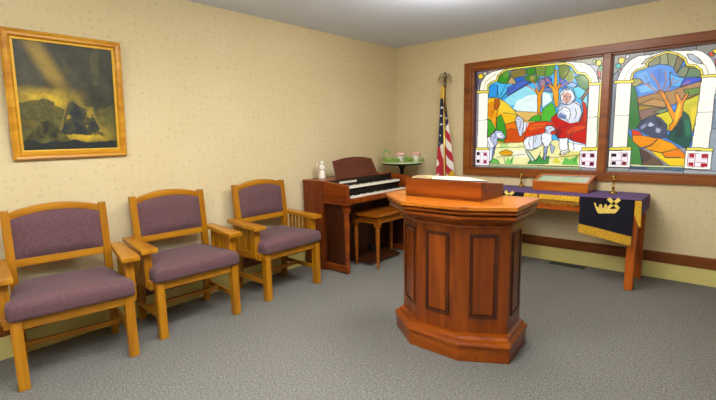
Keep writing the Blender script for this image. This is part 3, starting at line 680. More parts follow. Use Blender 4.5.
# ------------------------------------------------------------------ framed picture
def build_picture():
    y0, y1, z0, z1 = -4.052, -3.385, 1.243, 2.030
    t = thing('framed_picture', (.005, (y0 + y1) / 2, z0), 'dark landscape painting in a golden oak frame on the left wall', 'picture')
    m = MB(); W = .048
    prof = [(0, 0), (0, .022), (.009, .032), (.022, .026), (.035, .028), (.043, .018), (W, .014), (W, 0)]
    rings = []
    for (cy, cz, sy, sz) in [(y0, z0, 1, 1), (y1, z0, -1, 1), (y1, z1, -1, -1), (y0, z1, 1, -1)]:
        rings.append([(.003 + d, cy + sy * a, cz + sz * a) for a, d in prof])
    rings.append(rings[0])
    m.loft(rings, cap=False); m.build('frame', M['frame'], t)
    m = MB(); a = W - .002; b = W + .012
    for (A, B, C_, D) in [(y0 + a, y1 - a, z0 + a, z0 + b), (y0 + a, y1 - a, z1 - b, z1 - a), (y0 + a, y0 + b, z0 + b, z1 - b), (y1 - b, y1 - a, z0 + b, z1 - b)]:
        m.box(.004, .02, A, B, C_, D)
    m.build('fillet', M['gilt'], t, bevel=.003)
    # canvas: a hazy landscape, light slanting from a stormy sky on to a dark knoll
    iy0, iy1, iz0, iz1 = y0 + W, y1 - W, z0 + W, z1 - W
    nx, nz = 110, 132; V = []; Cc = []
    def mix(a, b, k): k = max(0, min(1, k)); return tuple(p * (1 - k) + q * k for p, q in zip(a, b))
    def sstep(a, b, x): x = max(0, min(1, (x - a) / (b - a))); return x * x * (3 - 2 * x)
    dk, gy, ol, ye, br, bl = [hx(h)[:3] for h in ('#26281c', '#4c4a36', '#6a642c', '#c8a62a', '#9c8030', '#202a30')]
    for j in range(nz + 1):
        for i in range(nx + 1):
            u = i / nx; v = j / nz
            n1 = noise.fractal(Vector((u * 4, v * 5, 3.1)), 1, 2, 4); n2 = noise.fractal(Vector((u * 11, v * 14, 7.7)), 1, 2, 4)
            c = mix(gy, dk, .45 + .55 * n1 + .25 * u)
            c = mix(c, ol, .35 * sstep(.55, .95, noise.noise(Vector((u * 7, v * 9, 1))) + .6 * u * (v > .62)))
            d = abs(u - (.17 + (1 - v) * .62)); ray = (1 - sstep(.02, .15, d)) * sstep(.5, .72, v)
            c = mix(c, br, .9 * ray)
            hz = sstep(.30, .42, v) * (1 - sstep(.50, .62, v)) * (1 - sstep(.35, .75, u))
            c = mix(c, ye, .8 * hz * (1 + .6 * n2))
            if v < .42 + .05 * n1 + .03 * math.sin(u * 7): c = mix(mix(ol, dk, .55 + .7 * n2), ye, .2 * sstep(.0, .5, n2))
            gp = math.exp(-((u - .62) / .3) ** 2 - ((v - .15) / .07) ** 2)
            c = mix(c, ye, .85 * gp * (1 + .5 * n2))
            # knoll with a dark shrub mass
            hgt = .16 + .28 * math.exp(-((u - .60) / .20) ** 4) + .10 * math.exp(-((u - .52) / .09) ** 2) + .05 * n2 + .03 * n1
            if .15 + .03 * n1 < v < hgt and u > .28:
                c = mix(bl, mix(dk, ol, .5), .5 + 1.1 * n2); c = mix(c, ye, .5 * sstep(.05, .3, hgt - v < .05 and .2 or n2 - .18))
            k2 = .30 * math.exp(-((u - .25) / .22) ** 2) + .04 * n2
            if v < k2 and v > .08: c = mix(dk, ol, .35 + .8 * n2)
            if v < .09 + .04 * n1: c = mix(dk, bl, .5 + n2)
            e = min(u, v, 1 - u, 1 - v); c = mix(c, dk, .4 * (1 - sstep(0, .12, e)))
            V.append((.012 - .005, iy0 + u * (iy1 - iy0) - t.location.y, iz0 + v * (iz1 - iz0) - z0)); Cc.append(c + (1,))
    F = [(j * (nx + 1) + i, j * (nx + 1) + i + 1, (j + 1) * (nx + 1) + i + 1, (j + 1) * (nx + 1) + i) for j in range(nz) for i in range(nx)]
    me = bpy.data.meshes.new('canvas'); me.from_pydata(V, [], F); me.update()
    at = me.color_attributes.new('Col', 'FLOAT_COLOR', 'POINT'); at.data.foreach_set('color', np.array(Cc, np.float32).ravel())
    me.materials.append(M['glasspic']); o = bpy.data.objects.new('canvas', me); COL.objects.link(o); o.parent = t
    t.rotation_euler = (0, math.radians(5), 0)
    return t
build_picture()

# ------------------------------------------------------------------ armchairs (built facing +x round the origin, then placed)
def make_chair():
    t = thing('armchair', (0, 0, 0), '', 'chair', 'plum and oak armchairs along the left wall')
    for s in (-1, 1):
        MB().box(.225, .28, min(s * .25, s * .305), max(s * .25, s * .305), 0, .412).build('leg', M['oak'], t, bevel=.004)
        ya, yb = s * .235, s * .28
        def P(x, d, z): return [(x, min(ya, yb), z), (x + d, min(ya, yb), z), (x + d, max(ya, yb), z), (x, max(ya, yb), z)]
        m = MB(); m.loft([P(-.225, .045, 0), P(-.182, .05, .40), P(-.182, .05, .60), P(-.205, .038, .945)])
        m.build('leg', M['oak'], t, bevel=.004)
        # arm: post, slats, and the flat arm board
        MB().box(.125, .195, min(s * .286, s * .34), max(s * .286, s * .34), .36, .612).build('arm_post', M['oak'], t, bevel=.004)
        a = MB(); a.loft([[(x, s * (.315 - w_ / 2), z) for x, w_, z in A] + [(x, s * (.315 + w_ / 2), z) for x, w_, z in reversed(A)] for A in
             ([(-.19, .07, .620), (.10, .098, .605), (.250, .108, .600)], [(-.19, .07, .653), (.10, .098, .641), (.250, .108, .634)])])
        a.build('armrest', M['oak_x'], t, bevel=.006)
        for k in range(5):
            x = -.145 + k * .05
            MB().box(x, x + .022, s * .315 - .009, s * .315 + .009, .39, .612).build('arm_slat', M['oak'], t, bevel=.002)
        MB().box(-.2, .228, min(s * .268, s * .33), max(s * .268, s * .33), .345, .408).build('side_rail', M['oak_x'], t, bevel=.004)
        MB().box(-.22, .23, s * .283 - .011, s * .283 + .011, .135, .17).build('stretcher', M['oak_x'], t, bevel=.003)
    MB().box(.238, .268, -.25, .25, .342, .41).build('seat_rail', M['oak_y'], t, bevel=.004)
    MB().box(-.02, .005, -.272, .272, .14, .17).build('stretcher', M['oak_y'], t, bevel=.003)
    MB().box(-.195, -.17, -.235, .235, .345, .40).build('rear_rail', M['oak_y'], t, bevel=.004)
    # back: lower rail, arched top rail, padded panel between
    m = MB(); m.loft([[(-.178, -.24, .598), (-.142, -.24, .598), (-.142, .24, .598), (-.178, .24, .598)], [(-.181, -.24, .648), (-.145, -.24, .648), (-.145, .24, .648), (-.181, .24, .648)]])
    m.build('lower_back_rail', M['oak_y'], t, bevel=.004)
    n = 14; m = MB(); rings = []
    for i in range(n + 1):
        y = -.24 + .48 * i / n; a = math.cos(PI * .5 * (y / .24)) ** .8 * .042
        zl, zh = .885 + a, .930 + a
        rings.append([(-.199, y, zl), (-.165, y, zl), (-.168, y, zh), (-.202, y, zh)])
    m.loft(rings); m.build('top_rail', M['oak_y'], t, bevel=.004)
    m = MB(); ny, nz = 14, 8; front = []; back = []
    for j in range(nz + 1):
        for i in range(ny + 1):
            y = -.236 + .472 * i / ny; a = math.cos(PI * .5 * (y / .24)) ** .8 * .042
            k = j / nz; z = .646 + (.887 + a - .646) * k
            lean = -.150 - (z - .646) * .09
            e = min(1, 5 * min(i / ny, 1 - i / ny, (k) , (1 - k)) + .0); puff = .006 + .03 * (1 - (1 - e) ** 2)
            front.append((lean + puff, y, z)); back.append((lean - .016, y, z))
    fs = [(j * (ny + 1) + i, j * (ny + 1) + i + 1, (j + 1) * (ny + 1) + i + 1, (j + 1) * (ny + 1) + i) for j in range(nz) for i in range(ny)]
    m.add(front, fs, True); m.add(back, [tuple(reversed(q)) for q in fs])
    m.build('back_cushion', M['plum'], t)
    # seat cushion, wider in front of the arm posts, gently domed with rolled edges
    out = [(-.195, .225), (-.17, .262), (.0, .284), (.088, .286), (.155, .300), (.18, .314), (.26, .316), (.290, .312), (.300, .297)]
    def ring(shr, z, dome=0):
        R_ = []
        for x, y in out: R_.append((x * (1 - shr * .5) + .02 * shr, -y * (1 - shr), z))
        for x, y in reversed(out): R_.append((x * (1 - shr * .5) + .02 * shr, y * (1 - shr), z))
        return R_
    m = MB(); m.loft([ring(.03, .404), ring(0, .416), ring(.0, .470), ring(.03, .489), ring(.11, .502), ring(.4, .512), ring(.75, .515)], True)
    m.build('seat', M['plum'], t)
    return t
chair = make_chair()
LABELS = ['nearest plum armchair with oak frame, below the framed picture', 'middle plum armchair with oak frame, between the two others', 'farthest plum armchair with oak frame, next to the organ']
for i, (x, y, a) in enumerate([(.31, -3.92, -9), (.283, -3.160, -4.0), (.28, -2.293, -.5)]):
    c = chair if i == 0 else copy_tree(chair)
    c.location = (x, y, 0); c.rotation_euler = (0, 0, math.radians(a)); c['label'] = LABELS[i]

# ------------------------------------------------------------------ organ
def turned_leg(m, x, y, h, r=.024):
    m.lathe([(r * .55, 0), (r * .62, .015), (r * .9, .03), (r * .62, .05), (r * .7, .06), (r * .72, .075), (r * .55, .085), (r * .75, .12), (r * 1.05, h * .62), (r * 1.1, h * .74), (r * .8, h * .79), (r * 1.2, h * .82), (r * .75, h * .85), (r * 1.15, h * .875), (r * .9, h * .89)], x, y, 16)
    m.box(x - r, x + r, y - r, y + r, h * .89, h)
def build_organ():
    YA, YB = -1.69, -.555
    t = thing('electronic_organ', (.3, (YA + YB) / 2, 0), 'brown wooden two keyboard organ against the left wall near the corner', 'organ')
    m = MB(); m.box(.03, .32, YA, YA + .02, .0, .895); m.box(.03, .32, YB - .02, YB, 0, .895); m.box(.03, .05, YA + .02, YB - .02, .05, .895)
    m.box(.03, .325, YA - .006, YA + .02, 0, .07)
    m.build('cabinet', M['walnut'], t, bevel=.003)
    MB().box(.025, .335, YA - .006, YB + .006, .893, .912).build('lid', M['walnut_y'], t, bevel=.004)
    MB().box(.29, .315, YA + .02, YB - .02, .06, .72).build('knee_panel', M['walnut_d'], t)
    for s, (a, b) in enumerate([(YA, YA + .045), (YB - .045, YB)]):
        m = MB(); m.prism_y([(.322, .715), (.632, .705), (.636, .715), (.636, .875), (.625, .886), (.322, .905)], a, b)
        m.build('cheek', M['walnut_y'], t, bevel=.004)
        MB().box(.322, .648, a - .008, b + .004, .688, .714).build('cheek_moulding', M['walnut_y'], t, bevel=.006)
    MB().box(.322, .628, YA + .045, YB - .045, .69, .728).build('key_bed', M['walnut'], t, bevel=.003)
    MB().box(.606, .634, YA + .045, YB - .045, .70, .748).build('key_slip', M['walnut_y'], t, bevel=.003)
    MB().box(.322, .356, YA + .045, YB - .045, .73, .905).build('fallboard', M['blackpanel'], t)
    MB().box(.356, .458, YA + .045, YB - .045, .728, .80).build('key_riser', M['blackpanel'], t)
    def manual(name, x0, x1, z):
        m = MB(); nw = 29; y0, y1 = YA + .10, YB - .08; w_ = (y1 - y0) / nw
        for i in range(nw): m.box(x0, x1, y0 + i * w_ + .0006, y0 + (i + 1) * w_ - .0006, z, z + .022)
        o = m.build(name, M['ivory'], t, bevel=.001, seg=1)
        m = MB(); m.box(x0, x0 + .012, y0 + w_, y1 - w_, z + .0215, z + .026)
        for i in range(nw - 1):
            if i % 7 in (0, 1, 3, 4, 5): m.box(x0, x0 + (x1 - x0) * .62, y0 + (i + 1) * w_ - .007, y0 + (i + 1) * w_ + .007, z + .022, z + .034)
        m.build('black_keys', M['ebony'], o, bevel=.002, seg=1)
        for a, b in ((YA + .045, y0 - .002), (y1 + .002, YB - .045)): MB().box(x0, x1 - .01, a, b, z, z + .025).build('key_block', M['ebony'], o, bevel=.003)
    manual('lower_keyboard', .462, .604, .735); manual('upper_keyboard', .372, .505, .825)
    m = MB()
    for i in range(9): m.box(.357, .366, YA + .2 + i * .03, YA + .222 + i * .03, .866, .886)
    m.build('tab_switch', M['ivory'], t)
    # music rack with a gently arched top edge
    n = 16; rings = []
    for i in range(n + 1):
        k = i / n; yb = -1.505 + k * .68; yt = -1.495 + k * .63
        zt = 1.088 + .036 * math.sin(PI * k) ** .7 + (.006 if i in (0, n) else 0)
        rings.append([(.325, yb, .912), (.337, yb, .912), (.277, yt, zt), (.265, yt, zt)])
    MB().loft(rings).build('music_rack', M['rack'], t, bevel=.003)
    MB().box(.30, .362, -1.50, -.83, .905, .922).build('rack_ledge', M['rack'], t, bevel=.004)
    for y in (YA + .05, YB - .065): MB().box(.315, .545, y, y + .015, .075, .69).build('end_panel', M['walnut_d'], t)
    for y in (YA + .04, YB - .04):
        m = MB(); turned_leg(m, .595, y, .69, .026); m.build('leg', M['walnut_y'], t)
        MB().box(.30, .61, y - .022, y + .022, .012, .075).build('foot_rail', M['walnut_y'], t, bevel=.006)
    for i in range(13):
        y = -1.31 + i * .040
        MB().prism_y([(.315, .02), (.62, .02), (.62, .04), (.56, .055), (.315, .055)], y, y + .026).build('bass_pedal', M['walnut_d'], t, bevel=.003)
    MB().box(.315, .40, -1.02, -.93, .06, .13).build('expression_pedal', M['black'], t, bevel=.006)
build_organ()

# ------------------------------------------------------------------ organ bench
t = thing('organ_bench', (.60, -1.05, 0), 'brown wooden bench with turned legs in front of the organ', 'bench')
MB().box(.415, .775, -1.395, -.70, .535, .562).build('seat', M['bench'], t, bevel=.006)
m = MB(); m.box(.445, .465, -1.36, -.735, .465, .535); m.box(.725, .745, -1.36, -.735, .465, .535); m.box(.445, .745, -1.365, -1.345, .465, .535); m.box(.445, .745, -.755, -.735, .465, .535)
m.build('apron', M['bench'], t, bevel=.003)
for x in (.452, .738):
    for y in (-1.352, -.742):
        m = MB(); h = .535
        m.lathe([(.011, 0), (.015, .012), (.013, .05), (.018, .07), (.014, .085), (.017, .12), (.024, .36), (.018, .385), (.026, .40), (.018, .415), (.024, .44)], x, y, 14); m.box(x - .026, x + .026, y - .026, y + .026, .435, h)
        m.build('leg', M['bench'], t)

# ------------------------------------------------------------------ white figurine on the organ
m = MB(); cx, cy, z = .135, -1.515, .912
m.lathe([(.034, z), (.036, z + .012), (.031, z + .02), (.033, z + .03), (.026, z + .07), (.023, z + .095), (.027, z + .112), (.022, z + .124), (.009, z + .13), (.009, z + .135)], cx, cy, 16, True, .95, 1)
m.ball((cx + .003, cy, z + .150), .0185, 12, 8, (1, .92, 1.1))
for s in (-1, 1):
    st = len(m.v); m.tube([(cx, cy + s * .02, z + .112), (cx + .018, cy + s * .028, z + .09), (cx + .032, cy + s * .008, z + .098)], [.010, .009, .006], 8)
    m.loft([[(cx - .018, cy + s * a, z + b), (cx - .026, cy + s * a, z + b)] + [(cx - .026, cy + s * (a + .004), z + b + .006), (cx - .018, cy + s * (a + .004), z + b + .006)] for a, b in ((.006, .06), (.022, .085), (.034, .115), (.036, .14), (.026, .15))], True)
m.v = [(cx + (a - cx) * 1.15, cy + (b - cy) * 1.15, z + (c - z) * 1.1) for a, b, c in m.v]
tag(m.build('figurine', M['marble']), 'small white winged figurine standing on the near end of the organ top', 'figurine')

# ------------------------------------------------------------------ round stand in the corner with its ornaments
SX, SY = .32, -.33
t = thing('pedestal_table', (SX, SY, 0), 'small round green topped stand on a black pedestal in the corner', 'table')
m = MB(); m.lathe([(.20, .985), (.238, .995), (.245, 1.005), (.245, 1.008)], SX, SY, 40); m.build('table_top', M['black'], t)
m = MB(); m.lathe([(.244, 1.008), (.25, 1.012), (.25, 1.022), (.24, 1.024), (.0005, 1.024)], SX, SY, 40); m.build('top_cover', M['celadon'], t)
m = MB(); m.lathe([(.030, .03), (.026, .08), (.022, .3), (.026, .6), (.022, .85), (.028, .93), (.05, .97), (.055, .985)], SX, SY, 18); m.build('pedestal', M['black'], t)
m = MB(); m.lathe([(.16, 0), (.165, .008), (.13, .022), (.05, .03), (.02, .035)], SX, SY, 28); m.build('base', M['black'], t)
TZ = 1.024
ux, uy = .756, .654                                        # along the far wall corner diagonal
def on(a, d=0): return SX + ux * a - uy * d, SY + uy * a + ux * d
def teacup(a, d, label):
    x, y = on(a, d); c = thing('ceramic_pot', (x, y, TZ), label, 'pot', 'floral ceramic pots on the corner stand')
    m = MB(); m.lathe([(.034, TZ), (.037, TZ + .008), (.044, TZ + .035), (.056, TZ + .085), (.058, TZ + .092), (.05, TZ + .09), (.038, TZ + .07), (.001, TZ + .066)], x, y, 20); m.build('bowl', M['white'], c)
    m = MB(); m.lathe([(.058, TZ + .074), (.061, TZ + .088), (.054, TZ + .104), (.026, TZ + .116), (.001, TZ + .12)], x, y, 20); m.build('lid', M['pink'], c)
    m = MB(); m.tube([(x + ux * .05, y + uy * .05, TZ + .072), (x + ux * .078, y + uy * .078, TZ + .066), (x + ux * .074, y + uy * .074, TZ + .036), (x + ux * .044, y + uy * .044, TZ + .026)], .006, 8); m.build('handle', M['white'], c)
teacup(-.022, -.03, 'left of the two white and pink ceramic pots on the corner stand')
teacup(.165, -.03, 'right of the two white and pink ceramic pots on the corner stand')
x, y = on(-.165, -.02)
g = thing('ceramic_dish', (x, y, TZ), 'green glazed dish with tall curled handle at the left of the corner stand', 'dish')
m = MB(); m.lathe([(.035, TZ), (.05, TZ + .008), (.072, TZ + .04), (.076, TZ + .05), (.068, TZ + .048), (.045, TZ + .03), (.001, TZ + .026)], x, y, 24, True, 1.0, .8); m.build('bowl', M['green'], g)
m = MB(); hx0, hy0 = on(-.225, -.02); hx1, hy1 = on(-.19, -.02); hx2, hy2 = on(-.155, -.02)
m.tube([(hx1, hy1, TZ + .03), (hx0, hy0, TZ + .07), (hx0, hy0, TZ + .115), (hx1, hy1, TZ + .145), (hx2, hy2, TZ + .125), (hx2, hy2, TZ + .105)], [.014, .013, .013, .016, .017, .010], 10); m.build('curled_handle', M['green'], g)
def foliage(a, d, r, h, n, label):
    x, y = on(a, d); m = MB()
    for i in range(n):
        an = random.random() * 2 * PI; rr = r * math.sqrt(random.random()); L_ = .018 + .02 * random.random()
        px, py, pz = x + rr * math.cos(an), y + rr * math.sin(an), TZ + .004 + h * random.random() * (1 - rr / r * .5)
        R_ = Matrix.Translation((px, py, pz)) @ Matrix.Rotation(an, 4, 'Z') @ Matrix.Rotation(random.uniform(-1.1, .3), 4, 'Y')
        st = len(m.v); m.add([(0, 0, 0), (L_ * .5, L_ * .33, .003), (L_, 0, 0), (L_ * .5, -L_ * .33, .003), (L_ * .5, 0, -.003)], [(0, 1, 4), (1, 2, 4), (2, 3, 4), (3, 0, 4)]); m.xf(R_, st)
    o = m.build('leaf_sprig', M['leaf']); return tag(o, label, 'foliage')
foliage(.062, -.12, .05, .06, 80, 'green leafy sprig between the two ceramic pots')
foliage(.225, -.10, .022, .045, 26, 'small green leafy sprig at the right edge of the corner stand')
foliage(-.085, -.165, .04, .05, 60, 'green leafy sprig beside the curled green dish')

# ------------------------------------------------------------------ flag
def build_flag():
    FX, FY = .832, -.2
    t = thing('flag', (FX, FY, 0), 'furled American flag on a pole with a bronze eagle, beside the window', 'flag')
    m = MB(); m.lathe([(.15, 0), (.152, .012), (.10, .03), (.035, .05), (.03, .09), (.016, .11)], FX, FY, 28); m.build('floor_stand', M['brass'], t)
    m = MB(); m.lathe([(.0125, .09), (.0125, 1.90)], FX, FY, 12); m.build('pole', M['brass'], t)
    m = MB(); m.lathe([(.013, 1.885), (.02, 1.9), (.014, 1.915), (.024, 1.925), (.014, 1.94)], FX, FY, 14)
    e = m.build('eagle_finial', M['bronze'], t)
    # the eagle: one surface for body, head, tail, and two raised drooping wings
    m = MB(); sx, sy = .756, .654
    m.tube([(FX, FY, 1.935), (FX, FY, 1.955), (FX, FY - .004, 1.985), (FX, FY - .008, 2.012), (FX + .004, FY - .012, 2.03), (FX + .016, FY - .018, 2.032), (FX + .026, FY - .022, 2.024)], [.008, .015, .022, .019, .013, .011, .003], 10)
    for s in (-1, 1):
        rings = []
        for a, zt, zb in ((.006, 2.000, 1.965), (.025, 2.022, 1.972), (.045, 2.026, 1.968), (.062, 2.008, 1.945), (.074, 1.98, 1.932), (.077, 1.95, 1.925)):
            px, py = FX + s * a * sx, FY + s * a * sy
            rings.append([(px - .005, py + .006, zt), (px + .005, py - .006, zt), (px + .004, py - .005, zb), (px - .004, py + .005, zb)])
        m.loft(rings)
    m.build('eagle', M['bronze'], e)
    # cloth hanging in folds
    ns, nt_ = 190, 84; ztop, zbot = 1.885, .80
    red, whi, nav, gold = [hx(h)[:3] for h in ('#b0202c', '#e6dfd4', '#1a2038', '#d8a828')]
    def star(px, pz):                                     # five pointed star test, unit radius
        r = math.hypot(px, pz); a = math.atan2(px, pz) % (2 * PI / 5); a = abs(a - PI / 5)
        return r * math.cos(a - 0) < .62 * (1.0 - .42 * (a / (PI / 5)) * -1) * .72 or r < .42
    V = []; Cc = []
    starsL = [(.26, .30), (.30, .39), (.24, .50), (.34, .22), (.20, .575)]; starsR = [(.66, .235), (.72, .32), (.66, .385), (.60, .29)]
    for j in range(ns + 1):
        s = j / ns; z = ztop + (zbot - ztop) * s
        w_ = .026 + .195 * min(1, s * 1.15) ** .9
        for i in range(nt_ + 1):
            k = i / nt_; a = (k - .36) * w_ + .012 * s
            amp = .006 + .035 * min(1, s * 1.4)
            d = -.022 - .012 + amp * math.sin(k * PI * 5 + .8 * s) * .5 + .01 * math.sin(k * 17 + s * 5) * s
            x = FX + sx * a - sy * -d * 1; y = FY + sy * a + sx * d
            zz = z - .07 * (k - .35) ** 2 * s - .03 * s * math.sin(k * 9)
            V.append((x - FX, y - FY, zz))
            left = k < .43
            if s < .125: c = gold
            elif left:
                c = nav if s < .62 - .10 * (k / .43) * 0 else red
                if .60 < s and k > .26 and s < .60 + (k - .26) * 1.3: c = whi
                if s > .60 and k < .16 and s > .74 + .4 * k: c = whi if (s * 6 + k * 2) % 1 > .55 else red
                for (sk, ss) in starsL:
                    if math.hypot((k - sk) * w_, (s - ss) * 1.085) < .0155 * 1.0 and star_in((k - sk) * w_ / .0155, (ss - s) * 1.085 / .0155): c = whi
            else:
                lim = .44
                if s < lim:
                    c = nav
                    for (sk, ss) in starsR:
                        if star_in((k - sk) * w_ / .0155, (ss - s) * 1.085 / .0155): c = whi
                    if s > .36 and k > .55 and (s - .36) > (.9 - k) * .3: c = whi
                else:
                    q = (s - lim) * 10.5 + (k - .43) * -2.2 + .6
                    c = red if int(math.floor(q)) % 2 == 0 else whi
                    if k < .55 and s > .62: c = red
                if s > .86 and k > .80 - (s - .86) * 1.2: c = gold
            Cc.append(c + (1,))
    F = [(j * (nt_ + 1) + i, j * (nt_ + 1) + i + 1, (j + 1) * (nt_ + 1) + i + 1, (j + 1) * (nt_ + 1) + i) for j in range(ns) for i in range(nt_)]
    me = bpy.data.meshes.new('flag_cloth'); me.from_pydata(V, [], F); me.update()
    for p in me.polygons: p.use_smooth = True
    at = me.color_attributes.new('Col', 'FLOAT_COLOR', 'POINT'); at.data.foreach_set('color', np.array(Cc, np.float32).ravel())
    me.materials.append(M['flag']); o = bpy.data.objects.new('flag_cloth', me); COL.objects.link(o); o.parent = t
    # gold cord running down the front, with tassels
    m = MB(); cd = [(FX + .012, FY - .045, 1.86)] + [(FX + .014 + .03 * k, FY - .062 - .012 * k, 1.86 - 1.02 * k) for k in (.1, .3, .5, .7, .9, 1)]
    m.tube(cd, .0065, 8); c = m.build('cord', M['goldthread'], t)
    m = MB(); q = cd[-1]; m.lathe([(.008, q[2] + .01), (.016, q[2] - .005), (.012, q[2] - .02), (.02, q[2] - .09)], q[0], q[1], 12); m.build('tassel', M['goldcloth'], c)
def star_in(x, z):
    r = math.hypot(x, z)
    if r > 1: return False
    a = (math.atan2(x, z)) % (2 * PI / 5); a = min(a, 2 * PI / 5 - a)
    # edge from outer point (angle 0, r 1) to inner point (angle 36 deg, r .45)
    return r * (math.cos(a) + math.sin(a) * (1 - .45 * math.cos(PI / 5)) / (.45 * math.sin(PI / 5))) < 1
build_flag()

# ------------------------------------------------------------------ pulpit
PX, PY = 2.05, -2.2
def sym(pts): return [(PX + x, PY + y) for x, y in pts] + [(PX - x, PY + y) for x, y in reversed(pts)]
BODY = [(1.700, -2.275), (1.913, -2.42), (2.198, -2.42), (2.443, -2.262), (2.412, -1.985), (1.715, -1.985)]
TOP = [(1.560, -2.290), (1.866, -2.54), (2.246, -2.53), (2.530, -2.386), (2.513, -1.985), (1.580, -1.985)]
BASE = [(1.652, -2.300), (1.885, -2.475), (2.230, -2.477), (2.485, -2.326), (2.452, -1.975), (1.670, -1.975)]
def lerp(A, B, k): return [(a[0] * (1 - k) + b[0] * k, a[1] * (1 - k) + b[1] * k) for a, b in zip(A, B)]
def ring(poly, z): return [(x, y, z) for x, y in poly]
t = thing('pulpit', (PX, PY, 0), 'large brown panelled wooden pulpit standing on the carpet', 'pulpit')
MB().loft([ring(BASE, 0), ring(BASE, .09)]).build('plinth', M['cherry_x'], t, bevel=.004)
MB().loft([ring(lerp(BASE, BODY, -.12), .09), ring(lerp(BASE, BODY, -.2), .098), ring(lerp(BASE, BODY, -.2), .112), ring(lerp(BASE, BODY, .0), .122), ring(lerp(BASE, BODY, .35), .130), ring(lerp(BASE, BODY, .5), .145), ring(lerp(BASE, BODY, 1), .152)]).build('base_moulding', M['cherry_x'], t, bevel=.002)
MB().loft([ring(BODY, .145), ring(BODY, .82)]).build('body', M['cherry'], t, bevel=.005)
Lr = lambda k, z: ring(lerp(BODY, TOP, k), z)
MB().loft([Lr(.0, .802), Lr(.14, .805), Lr(.16, .812), Lr(.14, .819), Lr(.10, .820), Lr(.22, .836), Lr(.42, .848), Lr(.62, .854), Lr(.62, .860), Lr(.46, .862)]).build('lower_cornice', M['cherry_x'], t)
MB().loft([Lr(.46, .861), Lr(.72, .864), Lr(.78, .871), Lr(.78, .880), Lr(.74, .886), Lr(.56, .889), Lr(.56, .893), Lr(.82, .896), Lr(.88, .902), Lr(.88, .912), Lr(.82, .918), Lr(.70, .922), Lr(.70, .925)]).build('upper_cornice', M['cherry_x'], t)
MB().loft([Lr(.97, .923), Lr(1.0, .928), Lr(1.0, .944), Lr(.97, .95)]).build('top', M['cherry_top_lit'], t, bevel=.002)
def face_part(A, B, t0, t1, z0, z1, d0, d1, mb):
    ax, ay = A; bx_, by = B; L_ = math.hypot(bx_ - ax, by - ay); ux_, uy_ = (bx_ - ax) / L_, (by - ay) / L_; nx_, ny_ = uy_, -ux_
    pt = lambda s_, d: (ax + ux_ * s_ + nx_ * d, ay + uy_ * s_ + ny_ * d)
    mb.prism([pt(t0, d0), pt(t1, d0), pt(t1, d1), pt(t0, d1)], z0, z1)
def panel_on(A, B, t0, t1, z0, z1):
    w_ = .013
    fr = MB()
    for a, b, c, d in ((t0, t1, z0, z0 + w_), (t0, t1, z1 - w_, z1), (t0, t0 + w_, z0 + w_, z1 - w_), (t1 - w_, t1, z0 + w_, z1 - w_)): face_part(A, B, a, b, c, d, -.004, .009, fr)
    o = fr.build('panel_moulding', M['cherry_d'], t, bevel=.004)
    g = MB(); face_part(A, B, t0 + w_, t1 - w_, z0 + w_, z1 - w_, -.004, .0012, g); g.build('panel_groove', M['cherry_d'], o)
    g = MB(); face_part(A, B, t0 + w_ + .011, t1 - w_ - .011, z0 + w_ + .011, z1 - w_ - .011, -.004, .006, g); g.build('raised_panel', M['cherry'], o, bevel=.004)
FP = [BODY[5]] + BODY[:5]
for A, B in zip(FP[:-1], FP[1:]):
    L_ = math.hypot(B[0] - A[0], B[1] - A[1]); c = L_ / 2
    w2 = min(.083, c - .045); panel_on(A, B, c - w2, c + w2, .245, .765)
# raised reading desk on the top, sloping gently down to the speaker's side
bx0, bx1, by0, by1 = 1.742, 2.278, -2.305, -1.978
m = MB(); m.prism_x([(by0, .95), (by1, .95), (by1, 1.026), (by0, 1.062)], bx0, bx1)
m.build('reading_desk', M['desk'], t, bevel=.003)

# ------------------------------------------------------------------ open book on the reading desk
def build_book():
    tilt = math.atan2(1.062 - 1.026, by1 - by0); bcx, bcy = 1.93, -2.14
    zc = 1.062 - (bcy - by0) * math.tan(tilt)
    t = thing('open_book', (bcx, bcy, zc), 'large open book with cream pages lying on top of the pulpit', 'book')
    Mx = Matrix.Translation((bcx, bcy, zc + .0015)) @ Matrix.Rotation(-tilt, 4, 'X') @ Matrix.Rotation(math.radians(-1), 4, 'Z')
    m = MB(); m.box(-.165, -.012, -.148, .148, 0, .004); m.box(.012, .252, -.148, .148, 0, .004); m.box(-.012, .012, -.148, .148, 0, .003); m.xf(Mx)
    m.build('cover', M['leather'], t, bevel=.0015)
    def pages(s, prof, name, mat):
        n = 14; rings = []
        for i in range(n + 1):
            k = i / n; x = s * (.002 + k * (.155 if s < 0 else .242)); z = prof(k)
            rings.append([(x, -.142, .004), (x, .142, .004), (x, .142, .004 + z), (x, -.142, .004 + z)])
        mm = MB(); mm.loft(rings); mm.xf(Mx); o = mm.build(name, mat, t)
        return o
    pages(-1, lambda k: .004 + .018 * math.sin(PI * min(1, k * .9 + .1)) ** .7, 'page_block', M['papertan'])
    pages(1, lambda k: .004 + .024 * math.sin(PI * min(1, k * .85 + .14)) ** .8 * (1 - .7 * k), 'page_block', M['paper'])
build_book()

